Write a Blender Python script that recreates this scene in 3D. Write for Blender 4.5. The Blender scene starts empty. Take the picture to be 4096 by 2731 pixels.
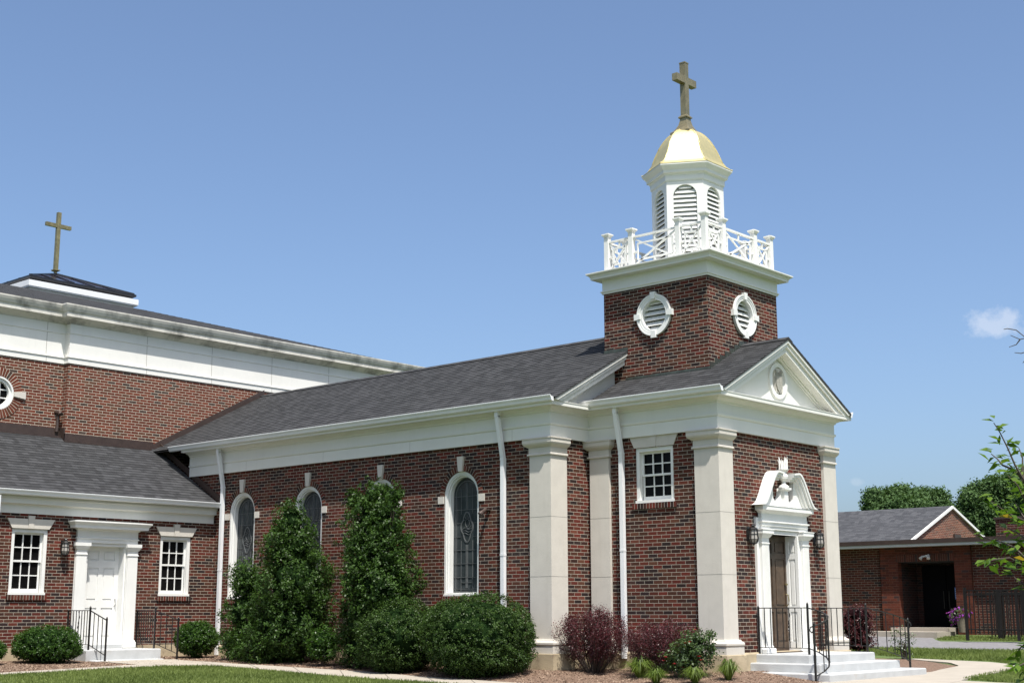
import bpy, math, random
import numpy as np
from mathutils import Vector, Matrix
from mathutils.geometry import tessellate_polygon
random.seed(7); rng = np.random.default_rng(7)
S = bpy.context.scene
R = math.radians

# ------------------------------------------------------------------ camera
IW, IH, FP = 4096.0, 2731.0, 5503.46
CAM = Vector((13.5, -20.56, 0.92))
_y, _p, _r = R(41.8352), R(11.1469), R(-0.1393)
FW = Vector((-math.sin(_y)*math.cos(_p), math.cos(_y)*math.cos(_p), math.sin(_p)))
_rt = Vector((math.cos(_y), math.sin(_y), 0)); _up = _rt.cross(FW)
RT = _rt*math.cos(_r)+_up*math.sin(_r); UP = -_rt*math.sin(_r)+_up*math.cos(_r)
cd = bpy.data.cameras.new('camera'); cam = bpy.data.objects.new('camera', cd)
S.collection.objects.link(cam); S.camera = cam
cam.matrix_world = Matrix(((RT.x, UP.x, -FW.x, CAM.x), (RT.y, UP.y, -FW.y, CAM.y), (RT.z, UP.z, -FW.z, CAM.z), (0, 0, 0, 1)))
cd.sensor_width = 36; cd.lens = 36*FP/IW; cd.clip_start = 0.1; cd.clip_end = 5000
S.render.resolution_x = 1024; S.render.resolution_y = 682

# ------------------------------------------------------------------ light
SUN = Vector((0.43, -0.265, 1.0)).normalized()
SUN_EL = math.asin(SUN.z); SUN_AZ = math.atan2(SUN.x, SUN.y)
sl = bpy.data.lights.new('sun', 'SUN'); so = bpy.data.objects.new('sun', sl); S.collection.objects.link(so)
sl.energy = 4.9; sl.angle = R(0.53); sl.color = (1, 0.955, 0.88)
so.rotation_euler = SUN.to_track_quat('Z', 'Y').to_euler(); so.location = (10, -10, 30)
W = bpy.data.worlds.new('World'); S.world = W; W.use_nodes = True
nt = W.node_tree; nt.nodes.clear()
def nn(nt, t, **k):
    n = nt.nodes.new(t)
    for a, b in k.items():
        if a == 'i':
            for c, d in b.items(): n.inputs[c].default_value = d
        else: setattr(n, a, b)
    return n
def lk(nt, a, b): nt.links.new(a, b)
def mth(nt, op, a, b=None, c=None, clamp=False):
    n = nt.nodes.new('ShaderNodeMath'); n.operation = op; n.use_clamp = clamp
    for i, v in enumerate((a, b, c)):
        if v is None: continue
        if isinstance(v, (int, float)): n.inputs[i].default_value = v
        else: nt.links.new(v, n.inputs[i])
    return n.outputs[0]
sky = nn(nt, 'ShaderNodeTexSky', sky_type='NISHITA', sun_disc=False, sun_elevation=SUN_EL, sun_rotation=SUN_AZ, altitude=50, air_density=0.8, dust_density=3.2, ozone_density=4.0)
tc = nn(nt, 'ShaderNodeTexCoord')
def ray(px, py): return (RT*(px-IW/2)+UP*(IH/2-py)+FW*FP).normalized()
def cloud(px, py, rx, ry, amt, prev):
    # a small wisp of cloud at a fixed compass direction of the sky
    c = ray(px, py); h = Vector((c.y, -c.x, 0)).normalized(); v = h.cross(c).normalized()
    if v.z < 0: v = -v
    def dotc(vec):
        n = nn(nt, 'ShaderNodeVectorMath', operation='DOT_PRODUCT'); lk(nt, tc.outputs['Generated'], n.inputs[0]); n.inputs[1].default_value = vec; return n.outputs['Value']
    a = mth(nt, 'DIVIDE', dotc(h), rx); b = mth(nt, 'DIVIDE', dotc(v), ry)
    e = mth(nt, 'ADD', mth(nt, 'MULTIPLY', a, a), mth(nt, 'MULTIPLY', b, b))
    nz = nn(nt, 'ShaderNodeTexNoise', i={'Scale': 70.0, 'Detail': 5.0, 'Roughness': 0.6}); lk(nt, tc.outputs['Generated'], nz.inputs['Vector'])
    m = mth(nt, 'SUBTRACT', mth(nt, 'ADD', mth(nt, 'MULTIPLY', nz.outputs['Fac'], 3.4), -0.75), e)
    m = mth(nt, 'MULTIPLY', m, 1.1, clamp=True)
    front = mth(nt, 'GREATER_THAN', dotc(c), 0.5)
    m = mth(nt, 'MULTIPLY', mth(nt, 'MULTIPLY', m, front), amt)
    mx = nn(nt, 'ShaderNodeMix', data_type='RGBA'); lk(nt, m, mx.inputs['Factor']); lk(nt, prev, mx.inputs['A']); mx.inputs['B'].default_value = (6.2, 6.3, 6.6, 1)
    return mx.outputs['Result']
wb = nn(nt, 'ShaderNodeVectorMath', operation='MULTIPLY'); lk(nt, sky.outputs['Color'], wb.inputs[0]); wb.inputs[1].default_value = (1.25, 1.28, 1.27)
col = cloud(3985, 1290, 0.024, 0.0115, 0.36, wb.outputs[0])
col = cloud(3430, 1925, 0.006, 0.0035, 0.12, col)
bgn = nn(nt, 'ShaderNodeBackground', i={'Strength': 0.1}); lk(nt, col, bgn.inputs['Color'])
wo = nn(nt, 'ShaderNodeOutputWorld'); lk(nt, bgn.outputs[0], wo.inputs['Surface'])
S.view_settings.view_transform = 'Standard'; S.view_settings.look = 'None'; S.view_settings.gamma = 1
S.view_settings.exposure = 0.68

# ------------------------------------------------------------------ materials
def mat(name):
    m = bpy.data.materials.new(name); m.use_nodes = True; nt = m.node_tree
    return m, nt, nt.nodes['Principled BSDF']
def ramp(nt, fac, stops, interp='LINEAR'):
    r = nn(nt, 'ShaderNodeValToRGB'); cr = r.color_ramp; cr.interpolation = interp
    while len(cr.elements) < len(stops): cr.elements.new(0.5)
    for e, (p, c) in zip(cr.elements, stops): e.position = p; e.color = (*c, 1)
    lk(nt, fac, r.inputs['Fac']); return r.outputs['Color']
def mixc(nt, f, a, b, mode='MIX'):
    n = nn(nt, 'ShaderNodeMix', data_type='RGBA', blend_type=mode)
    for s, v in (('Factor', f), ('A', a), ('B', b)):
        if isinstance(v, (int, float)): n.inputs[s].default_value = v
        elif isinstance(v, tuple): n.inputs[s].default_value = (*v, 1)
        else: lk(nt, v, n.inputs[s])
    return n.outputs['Result']
def noise(nt, vec, scale, detail=3, rough=0.55):
    n = nn(nt, 'ShaderNodeTexNoise', i={'Scale': scale, 'Detail': detail, 'Roughness': rough})
    if vec is not None: lk(nt, vec, n.inputs['Vector'])
    return n.outputs['Fac']
def bump(nt, b, h, dist, strength=1.0):
    n = nn(nt, 'ShaderNodeBump', i={'Strength': strength, 'Distance': dist}); lk(nt, h, n.inputs['Height']); lk(nt, n.outputs[0], b.inputs['Normal'])
def worldpos(nt): return nn(nt, 'ShaderNodeNewGeometry').outputs['Position']
def plain(name, c, rough=0.6, var=0.1, scale=3.0, metal=0.0, dirt=None, bs=0.0, streak=None):
    m, nt, b = mat(name); P = worldpos(nt)
    c2 = tuple(x*(1-var) for x in c)
    col = ramp(nt, noise(nt, P, scale, 5), [(0.35, c2), (0.65, c)])
    if dirt: col = mixc(nt, mth(nt, 'MULTIPLY', mth(nt, 'SUBTRACT', noise(nt, P, dirt[1], 6, 0.65), dirt[3]), dirt[2], clamp=True), col, dirt[0])
    if streak:
        mp = nn(nt, 'ShaderNodeVectorMath', operation='MULTIPLY'); lk(nt, P, mp.inputs[0]); mp.inputs[1].default_value = (9.0, 9.0, 0.9)
        col = mixc(nt, mth(nt, 'MULTIPLY', mth(nt, 'SUBTRACT', noise(nt, mp.outputs[0], 1.0, 6, 0.6), 0.52), streak[1], clamp=True), col, streak[0])
    lk(nt, col, b.inputs['Base Color']); b.inputs['Roughness'].default_value = rough; b.inputs['Metallic'].default_value = metal
    if bs: bump(nt, b, noise(nt, P, 60, 4), bs)
    return m
def brick(name, stops, mortar, w=0.2032, h=0.0677, mt=0.0085, offs=0.5, soldier=False, var=0.25, eff=0.0):
    m, nt, b = mat(name)
    uv = nn(nt, 'ShaderNodeUVMap'); sp = nn(nt, 'ShaderNodeSeparateXYZ'); lk(nt, uv.outputs[0], sp.inputs[0])
    u, v = sp.outputs['X'], sp.outputs['Y']
    if soldier:
        fu0 = mth(nt, 'DIVIDE', u, w); col = mth(nt, 'FLOOR', fu0); row = mth(nt, 'MULTIPLY', col, 0.0)
        fu = mth(nt, 'MULTIPLY', mth(nt, 'SUBTRACT', fu0, col), w); fv = mth(nt, 'ADD', mth(nt, 'MULTIPLY', v, 0.0), 1.0)
    else:
        r0 = mth(nt, 'DIVIDE', v, h); row = mth(nt, 'FLOOR', r0); fv = mth(nt, 'MULTIPLY', mth(nt, 'SUBTRACT', r0, row), h)
        sh = mth(nt, 'MULTIPLY', mth(nt, 'FLOORED_MODULO', row, 2.0), offs)
        u0 = mth(nt, 'ADD', mth(nt, 'DIVIDE', u, w), sh); col = mth(nt, 'FLOOR', u0); fu = mth(nt, 'MULTIPLY', mth(nt, 'SUBTRACT', u0, col), w)
    nzv = noise(nt, uv.outputs[0], 45, 2)
    mw = mth(nt, 'ADD', mth(nt, 'MULTIPLY', nzv, 0.006), mt-0.003)
    mask = mth(nt, 'MAXIMUM', mth(nt, 'LESS_THAN', fu, mw), mth(nt, 'LESS_THAN', fv, mw))
    cv = nn(nt, 'ShaderNodeCombineXYZ'); lk(nt, col, cv.inputs[0]); lk(nt, row, cv.inputs[1])
    wn = nn(nt, 'ShaderNodeTexWhiteNoise', noise_dimensions='2D'); lk(nt, cv.outputs[0], wn.inputs['Vector'])
    bc = ramp(nt, wn.outputs['Value'], stops, 'CONSTANT')
    sp2 = nn(nt, 'ShaderNodeSeparateColor'); lk(nt, wn.outputs['Color'], sp2.inputs[0])
    br = mth(nt, 'ADD', mth(nt, 'MULTIPLY', sp2.outputs[1], var*2), 1-var)
    big = mth(nt, 'ADD', mth(nt, 'MULTIPLY', noise(nt, uv.outputs[0], 0.8, 5, 0.65), 0.9), 0.55)
    br = mth(nt, 'MULTIPLY', mth(nt, 'MULTIPLY', br, big), mth(nt, 'ADD', mth(nt, 'MULTIPLY', noise(nt, uv.outputs[0], 28, 4), 0.5), 0.75))
    vm = nn(nt, 'ShaderNodeVectorMath', operation='SCALE'); lk(nt, bc, vm.inputs[0]); lk(nt, br, vm.inputs['Scale'])
    mo = mixc(nt, noise(nt, uv.outputs[0], 3, 4), tuple(x*0.72 for x in mortar), mortar)
    c = mixc(nt, mask, vm.outputs[0], mo)
    if eff:   # pale lime bloom in patches
        c = mixc(nt, mth(nt, 'MULTIPLY', mth(nt, 'SUBTRACT', noise(nt, uv.outputs[0], 2.2, 7, 0.7), 0.60), eff, clamp=True), c, (0.42, 0.38, 0.33))
    lk(nt, c, b.inputs['Base Color']); b.inputs['Roughness'].default_value = 0.85
    b.inputs['Specular IOR Level'].default_value = 0.25
    hh = mth(nt, 'ADD', mth(nt, 'MULTIPLY', mth(nt, 'SUBTRACT', 1.0, mask), 1.0), mth(nt, 'MULTIPLY', noise(nt, uv.outputs[0], 60, 3), 0.3))
    bump(nt, b, hh, 0.006, 0.7)
    return m
REDB = [(0, (0.020, 0.011, 0.010)), (0.17, (0.050, 0.018, 0.010)), (0.36, (0.070, 0.016, 0.009)), (0.56, (0.084, 0.015, 0.009)), (0.74, (0.036, 0.013, 0.009)), (0.86, (0.070, 0.026, 0.014)), (0.95, (0.10, 0.03, 0.018))]
MB_WALL = brick('dark_red_brick', REDB, (0.40, 0.355, 0.29), mt=0.008, eff=0.6)
MB_SOLD = brick('dark_red_brick_edge', REDB, (0.36, 0.33, 0.27), w=0.0677, soldier=True)
NEWB = [(0, (0.042, 0.027, 0.021)), (0.09, (0.098, 0.027, 0.014)), (0.42, (0.116, 0.031, 0.016)), (0.70, (0.082, 0.033, 0.018)), (0.84, (0.104, 0.026, 0.014))]
MB_NEW = brick('red_brick', NEWB, (0.50, 0.45, 0.37), mt=0.0095, var=0.18)
MB_NEWS = brick('red_brick_edge', NEWB, (0.55, 0.50, 0.41), w=0.0677, soldier=True, var=0.15)
FARB = [(0, (0.022, 0.014, 0.013)), (0.12, (0.062, 0.016, 0.010)), (0.45, (0.078, 0.021, 0.012)), (0.78, (0.052, 0.017, 0.011))]
MB_FAR = brick('deep_red_brick', FARB, (0.24, 0.19, 0.15), mt=0.009, var=0.2)
MB_FARO = brick('orange_red_brick', [(0, (0.04, 0.02, 0.018)), (0.07, (0.075, 0.018, 0.010)), (0.5, (0.092, 0.024, 0.012)), (0.8, (0.06, 0.017, 0.010))], (0.13, 0.06, 0.04), mt=0.008, var=0.2)
MB_FARP = brick('pale_gable_brick', [(0, (0.10, 0.045, 0.03)), (0.3, (0.16, 0.06, 0.035)), (0.7, (0.13, 0.045, 0.028))], (0.36, 0.30, 0.24), w=0.15, h=0.05, mt=0.007, var=0.2)
def shingle(name, stops, w=0.15, h=0.14):
    m, nt, b = mat(name); uv = nn(nt, 'ShaderNodeUVMap'); sp = nn(nt, 'ShaderNodeSeparateXYZ'); lk(nt, uv.outputs[0], sp.inputs[0])
    row = mth(nt, 'FLOOR', mth(nt, 'ADD', mth(nt, 'DIVIDE', sp.outputs['Y'], h), 0.02))
    w1 = nn(nt, 'ShaderNodeTexWhiteNoise', noise_dimensions='1D'); lk(nt, row, w1.inputs['W'])
    u0 = mth(nt, 'ADD', mth(nt, 'DIVIDE', sp.outputs['X'], w), mth(nt, 'MULTIPLY', w1.outputs['Value'], 7.0))
    wob = nn(nt, 'ShaderNodeCombineXYZ'); lk(nt, u0, wob.inputs[0]); lk(nt, row, wob.inputs[1])
    u0 = mth(nt, 'ADD', u0, mth(nt, 'MULTIPLY', noise(nt, wob.outputs[0], 0.9, 1), 0.9))
    cl = mth(nt, 'FLOOR', u0)
    cv = nn(nt, 'ShaderNodeCombineXYZ'); lk(nt, cl, cv.inputs[0]); lk(nt, row, cv.inputs[1])
    wn = nn(nt, 'ShaderNodeTexWhiteNoise', noise_dimensions='2D'); lk(nt, cv.outputs[0], wn.inputs['Vector'])
    c = ramp(nt, wn.outputs['Value'], stops)
    g = mth(nt, 'ADD', mth(nt, 'MULTIPLY', noise(nt, uv.outputs[0], 160, 2, 0.7), 0.7), 0.65)
    vm = nn(nt, 'ShaderNodeVectorMath', operation='SCALE'); lk(nt, c, vm.inputs[0]); lk(nt, g, vm.inputs['Scale'])
    big = mixc(nt, mth(nt, 'MULTIPLY', noise(nt, uv.outputs[0], 0.7, 4), 0.30), vm.outputs[0], (0.060, 0.060, 0.062))
    lk(nt, big, b.inputs['Base Color']); b.inputs['Roughness'].default_value = 0.9; b.inputs['Specular IOR Level'].default_value = 0.2
    hh = mth(nt, 'ADD', wn.outputs['Value'], mth(nt, 'MULTIPLY', noise(nt, uv.outputs[0], 120, 2), 0.5)); bump(nt, b, hh, 0.006, 0.8)
    return m
M_SH = shingle('grey_shingle', [(0, (0.020, 0.0205, 0.022)), (0.5, (0.031, 0.032, 0.034)), (1, (0.047, 0.048, 0.051))])
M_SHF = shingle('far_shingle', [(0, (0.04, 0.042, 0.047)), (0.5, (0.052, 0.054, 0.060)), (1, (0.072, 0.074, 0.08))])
M_CEIL_SHADE = plain('ceiling_shade', (0.016, 0.016, 0.017), 0.9)
M_WHITE = plain('white_paint', (0.67, 0.67, 0.645), 0.45, 0.06, 2.5, dirt=((0.45, 0.44, 0.40), 1.6, 1.2, 0.62), bs=0.0008, streak=((0.48, 0.47, 0.43), 0.8))
M_CREAM = plain('cream_paint', (0.64, 0.635, 0.595), 0.5, 0.05, 1.2, dirt=((0.42, 0.41, 0.37), 1.2, 1.0, 0.60), bs=0.0006, streak=((0.48, 0.47, 0.42), 0.6))
M_GUT = plain('white_gutter', (0.66, 0.67, 0.68), 0.45, 0.05, 2.0, dirt=((0.42, 0.42, 0.40), 2.0, 1.0, 0.62))
M_STONE = plain('limestone', (0.50, 0.47, 0.42), 0.8, 0.07, 4.0, dirt=((0.38, 0.36, 0.31), 1.5, 0.8, 0.58), bs=0.002, streak=((0.36, 0.33, 0.28), 0.9))
M_CAST = plain('cast_stone', (0.66, 0.65, 0.615), 0.75, 0.05, 1.5, dirt=((0.50, 0.50, 0.47), 1.0, 0.8, 0.58), bs=0.001, streak=((0.48, 0.48, 0.45), 0.7))
M_CASTD = plain('streaked_cast_stone', (0.55, 0.53, 0.48), 0.8, 0.1, 2.5, dirt=((0.07, 0.07, 0.062), 1.8, 3.4, 0.475), bs=0.002)
M_CONC = plain('painted_concrete', (0.42, 0.43, 0.43), 0.7, 0.12, 4.0, dirt=((0.33, 0.25, 0.16), 3.4, 2.6, 0.59), bs=0.004)
M_FOUND = plain('foundation_concrete', (0.40, 0.33, 0.22), 0.85, 0.2, 3.0, dirt=((0.12, 0.08, 0.05), 4.5, 4.0, 0.55), bs=0.005)
M_WALK = plain('walk_concrete', (0.33, 0.295, 0.245), 0.85, 0.12, 1.6, dirt=((0.24, 0.20, 0.15), 3.0, 1.5, 0.58), bs=0.003)
M_ASPH = plain('asphalt', (0.18, 0.175, 0.18), 0.9, 0.3, 14.0, dirt=((0.30, 0.29, 0.28), 5.0, 2.0, 0.55), bs=0.006)
M_IRON = plain('black_iron', (0.012, 0.011, 0.011), 0.4, 0.2, 20)
M_BRONZE = plain('bronze_flashing', (0.065, 0.045, 0.038), 0.4, 0.2, 6, metal=0.3)
M_COPPER = plain('weathered_copper', (0.085, 0.10, 0.085), 0.5, 0.5, 7, metal=0.4, dirt=((0.05, 0.035, 0.025), 5, 3.0, 0.5))
M_DOORB = plain('brown_door_wood', (0.075, 0.048, 0.030), 0.45, 0.45, 9, dirt=((0.11, 0.075, 0.045), 6, 2.0, 0.5))
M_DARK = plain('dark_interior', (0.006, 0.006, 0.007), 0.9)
M_BLK = plain('black_door_paint', (0.004, 0.004, 0.005), 0.6)
for _m in (M_BLK, M_DARK): _m.node_tree.nodes['Principled BSDF'].inputs['Specular IOR Level'].default_value = 0.05
M_BARK = plain('bark', (0.085, 0.06, 0.042), 0.9, 0.4, 12)
M_TWIG = plain('twig', (0.06, 0.045, 0.035), 0.8, 0.3, 20)
M_TERRA = plain('stone_planter', (0.20, 0.17, 0.13), 0.8, 0.3, 20)
M_BRASS = plain('tarnished_brass', (0.36, 0.30, 0.15), 0.4, 0.35, 8, metal=0.75, dirt=((0.08, 0.06, 0.035), 6, 3.0, 0.55))
M_VERD = plain('weathered_bronze', (0.29, 0.245, 0.14), 0.4, 0.3, 6, metal=0.5, dirt=((0.12, 0.13, 0.09), 5, 2.5, 0.5))
plainjoint = plain('mortar_joint', (0.30, 0.28, 0.25), 0.9)
def mat_gold():
    m, nt, b = mat('gold_leaf'); P = worldpos(nt)
    lk(nt, ramp(nt, noise(nt, P, 9, 5), [(0.3, (0.54, 0.475, 0.25)), (0.7, (0.64, 0.55, 0.28))]), b.inputs['Base Color'])
    b.inputs['Metallic'].default_value = 0.75; b.inputs['Roughness'].default_value = 0.50
    bump(nt, b, noise(nt, P, 14, 3), 0.01, 0.3); return m
M_GOLD = mat_gold()
def mat_glass(name, c=(0.008, 0.009, 0.011), r=0.06, spec=0.5):
    m, nt, b = mat(name); P = worldpos(nt)
    lk(nt, ramp(nt, noise(nt, P, 2.5, 3), [(0.35, c), (0.7, tuple(x*1.9+0.001 for x in c))]), b.inputs['Base Color'])
    b.inputs['Roughness'].default_value = r; b.inputs['Specular IOR Level'].default_value = spec
    bump(nt, b, noise(nt, P, 4.0, 2), 0.004, 0.25)
    return m
M_GLASS = mat_glass('dark_window_glass', (0.004,0.004,0.004), r=0.1, spec=0.06)
M_STAIN = mat_glass('storm_glazed_stained_glass', (0.028, 0.034, 0.036), 0.18, 0.5)
M_LEAD = plain('lead_came', (0.11, 0.118, 0.12), 0.5, 0.1)
M_SKYL = mat_glass('skylight_glass', (0.020, 0.018, 0.028), 0.15, 0.5)
M_FROST = plain('frosted_lantern_glass', (0.30, 0.28, 0.25), 0.15, 0.2)
M_CREST = plain('grey_relief_stone', (0.34, 0.33, 0.29), 0.85, 0.4, 30)
M_SIGN = plain('blue_notice', (0.06, 0.13, 0.33), 0.5)
M_SIGNW = plain('notice_lettering', (0.45, 0.5, 0.6), 0.5)
M_CHROME = plain('lamp_aluminium', (0.6, 0.6, 0.6), 0.3, 0.1, metal=0.5)
def leafmat(name, a, c, spec=0.5, rough=0.35, trans=0.25, back=None):
    m, nt, b = mat(name)
    at = nn(nt, 'ShaderNodeAttribute', attribute_name='tint')
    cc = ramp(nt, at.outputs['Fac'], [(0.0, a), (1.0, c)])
    lk(nt, cc, b.inputs['Base Color']); b.inputs['Roughness'].default_value = rough; b.inputs['Specular IOR Level'].default_value = spec
    tr = nn(nt, 'ShaderNodeBsdfTranslucent'); vm = nn(nt, 'ShaderNodeVectorMath', operation='MULTIPLY'); lk(nt, cc, vm.inputs[0]); vm.inputs[1].default_value = (1.4, 1.5, 0.7); lk(nt, vm.outputs[0], tr.inputs['Color'])
    mx = nn(nt, 'ShaderNodeMixShader', i={0: trans}); lk(nt, b.outputs[0], mx.inputs[1]); lk(nt, tr.outputs[0], mx.inputs[2])
    lk(nt, mx.outputs[0], nt.nodes['Material Output'].inputs['Surface']); return m
L_HOLLY = leafmat('holly_leaf', (0.011, 0.030, 0.006), (0.052, 0.102, 0.017), 0.22, 0.46, 0.22)
L_BOX = leafmat('clipped_bush_leaf', (0.013, 0.032, 0.007), (0.052, 0.094, 0.018), 0.2, 0.46, 0.2)
L_ROUND = leafmat('round_bush_leaf', (0.012, 0.036, 0.006), (0.048, 0.105, 0.012), 0.25, 0.4, 0.2)
L_RED = leafmat('purple_leaf', (0.025, 0.008, 0.011), (0.12, 0.026, 0.032), 0.4, 0.4, 0.2)
L_ROSE = leafmat('rose_leaf', (0.022, 0.045, 0.013), (0.075, 0.12, 0.035), 0.5, 0.4, 0.25)
L_TUFT = leafmat('grass_blade', (0.06, 0.10, 0.015), (0.15, 0.21, 0.04), 0.3, 0.5, 0.35)
L_LAWN = leafmat('lawn_blade', (0.08, 0.115, 0.025), (0.20, 0.245, 0.075), 0.25, 0.6, 0.35)
L_SAP = leafmat('young_leaf', (0.035, 0.085, 0.010), (0.11, 0.18, 0.02), 0.5, 0.35, 0.4)
L_SAPY = leafmat('yellow_leaf', (0.22, 0.17, 0.02), (0.30, 0.20, 0.03), 0.5, 0.35, 0.4)
L_FAR = leafmat('far_leaf', (0.03, 0.065, 0.022), (0.09, 0.15, 0.055), 0.12, 0.6, 0.2)
L_FLOW = leafmat('red_petal', (0.30, 0.02, 0.03), (0.42, 0.03, 0.05), 0.3, 0.5, 0.3)
L_PUR = leafmat('purple_petal', (0.20, 0.04, 0.30), (0.38, 0.08, 0.46), 0.3, 0.5, 0.3)
def mat_soil(name, a, b_, c, sc):
    m, nt, b = mat(name); P = worldpos(nt)
    c1 = ramp(nt, noise(nt, P, sc, 6, 0.75), [(0.35, a), (0.52, b_), (0.68, c)])
    c2 = mixc(nt, mth(nt, 'MULTIPLY', noise(nt, P, 1.1, 4), 0.5), c1, b_)
    lk(nt, c2, b.inputs['Base Color']); b.inputs['Roughness'].default_value = 0.95; bump(nt, b, noise(nt, P, sc, 4), 0.03, 0.8); return m
M_MULCH = mat_soil('pine_mulch', (0.05, 0.030, 0.020), (0.145, 0.090, 0.060), (0.28, 0.19, 0.13), 30)
M_GRASS = mat_soil('grass_ground', (0.04, 0.066, 0.014), (0.075, 0.115, 0.026), (0.13, 0.175, 0.05), 22)

# ------------------------------------------------------------------ mesh helpers
C = S.collection
class MB:
    def __init__(s): s.v = []; s.f = []; s.uv = []; s.sm = []
    def poly(s, pts, uv=None, smooth=False):
        i = len(s.v); s.v += [tuple(p) for p in pts]; s.f.append(tuple(range(i, i+len(pts)))); s.uv.append(uv); s.sm.append(smooth)
    def box(s, x0, x1, y0, y1, z0, z1):
        if x0 > x1: x0, x1 = x1, x0
        if y0 > y1: y0, y1 = y1, y0
        a = [(x0, y0, z0), (x1, y0, z0), (x1, y1, z0), (x0, y1, z0), (x0, y0, z1), (x1, y0, z1), (x1, y1, z1), (x0, y1, z1)]
        for q in ((0, 3, 2, 1), (4, 5, 6, 7), (0, 1, 5, 4), (1, 2, 6, 5), (2, 3, 7, 6), (3, 0, 4, 7)): s.poly([a[k] for k in q])
        return s
    def obox(s, c, ax, ay, az):
        c, ax, ay, az = map(Vector, (c, ax, ay, az))
        a = [c+ax*i+ay*j+az*k for k in (-1, 1) for i, j in ((-1, -1), (1, -1), (1, 1), (-1, 1))]
        flip = ax.cross(ay).dot(az) < 0
        for q in ((0, 3, 2, 1), (4, 5, 6, 7), (0, 1, 5, 4), (1, 2, 6, 5), (2, 3, 7, 6), (3, 0, 4, 7)):
            q = q[::-1] if flip else q; s.poly([a[k] for k in q])
        return s
    def bar(s, p, q, w, h=None, up=(0, 0, 1)):
        p, q = Vector(p), Vector(q); d = (q-p); L = d.length/2; d.normalize(); u = Vector(up)
        if abs(d.dot(u)) > 0.98: u = Vector((1, 0, 0))
        sd = d.cross(u).normalized(); u = sd.cross(d)
        return s.obox((p+q)/2, d*L, sd*w/2, u*(h or w)/2)
    def tube(s, pts, r, n=6, smooth=True):
        pts = [Vector(p) for p in pts]; rs = r if isinstance(r, (list, tuple)) else [r]*len(pts); rings = []
        for i, p in enumerate(pts):
            d = (pts[min(i+1, len(pts)-1)]-pts[max(i-1, 0)]).normalized()
            u = Vector((0, 0, 1)) if abs(d.z) < 0.9 else Vector((1, 0, 0)); a = d.cross(u).normalized(); b = a.cross(d)
            rings.append([p+(a*math.cos(2*math.pi*k/n)+b*math.sin(2*math.pi*k/n))*rs[i] for k in range(n)])
        for i in range(len(rings)-1):
            for k in range(n): s.poly([rings[i][k], rings[i+1][k], rings[i+1][(k+1) % n], rings[i][(k+1) % n]], smooth=smooth)
        s.poly(rings[0]); s.poly(rings[-1][::-1]); return s
    def lathe(s, c, prof, n=16, a0=0.0, smooth=True, cap=True):
        c = Vector(c); rings = [[c+Vector((r*math.cos(a0+2*math.pi*k/n), r*math.sin(a0+2*math.pi*k/n), z)) for k in range(n)] for r, z in prof]
        for i in range(len(rings)-1):
            for k in range(n): s.poly([rings[i][k], rings[i][(k+1) % n], rings[i+1][(k+1) % n], rings[i+1][k]], smooth=smooth)
        if cap: s.poly(rings[0][::-1]); s.poly(rings[-1])
        return s
    def molding(s, path, prof, closed=False, cap=True):
        # path: plan points, outward on the right of travel; prof: (out, z) bottom to top
        P = [Vector((p[0], p[1], 0)) for p in path]; n = len(P)
        nr = []
        for i in range(n if closed else n-1):
            d = (P[(i+1) % n]-P[i]).normalized(); nr.append(Vector((d.y, -d.x, 0)))
        offs = []
        for i in range(n):
            if closed: a, b = nr[i-1], nr[i]
            else: a = nr[max(i-1, 0)]; b = nr[min(i, n-2)]
            offs.append((a+b)/(1+a.dot(b)))
        rows = [[P[i]+offs[i]*o+Vector((0, 0, z)) for i in range(n)] for o, z in prof]
        m = n if closed else n-1
        for j in range(len(rows)-1):
            for i in range(m): s.poly([rows[j][i], rows[j][(i+1) % n], rows[j+1][(i+1) % n], rows[j+1][i]])
        if not closed and cap:
            s.poly([r[0] for r in rows][::-1]); s.poly([r[-1] for r in rows])
        return s
    def build(s, name, m, parent=None, th=None):
        me = bpy.data.meshes.new(name); o = bpy.data.objects.new(name, me); C.objects.link(o)
        off = Vector((0, 0, 0))
        if parent is not None:
            o.parent = parent; t = parent
            while t.parent is not None: t = t.parent
            off = t.location
        me.from_pydata([(v[0]-off.x, v[1]-off.y, v[2]-off.z) for v in s.v], [], s.f)
        ul = me.uv_layers.new(name='UVMap'); data = np.zeros(len(me.loops)*2, dtype=np.float32); k = 0
        V = s.v
        for f, uv in zip(s.f, s.uv):
            if uv is None:
                a, b, c_ = Vector(V[f[0]]), Vector(V[f[1]]), Vector(V[f[2]])
                nrm = (b-a).cross(c_-a)
                if nrm.length < 1e-9 and len(f) > 3: nrm = (c_-a).cross(Vector(V[f[3]])-a)
                nrm = nrm.normalized() if nrm.length > 1e-12 else Vector((0, 0, 1))
                if abs(nrm.z) > 0.95: t, w_ = Vector((1, 0, 0)), Vector((0, 1, 0))
                else:
                    t = Vector((0, 0, 1)).cross(nrm).normalized(); w_ = nrm.cross(t)
                for i in f: p = Vector(V[i]); data[k] = p.dot(t); data[k+1] = p.dot(w_); k += 2
            else:
                for q in uv: data[k] = q[0]; data[k+1] = q[1]; k += 2
        ul.data.foreach_set('uv', data)
        me.polygons.foreach_set('use_smooth', np.array(s.sm, dtype=bool))
        me.materials.append(m); me.update(); return o
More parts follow.
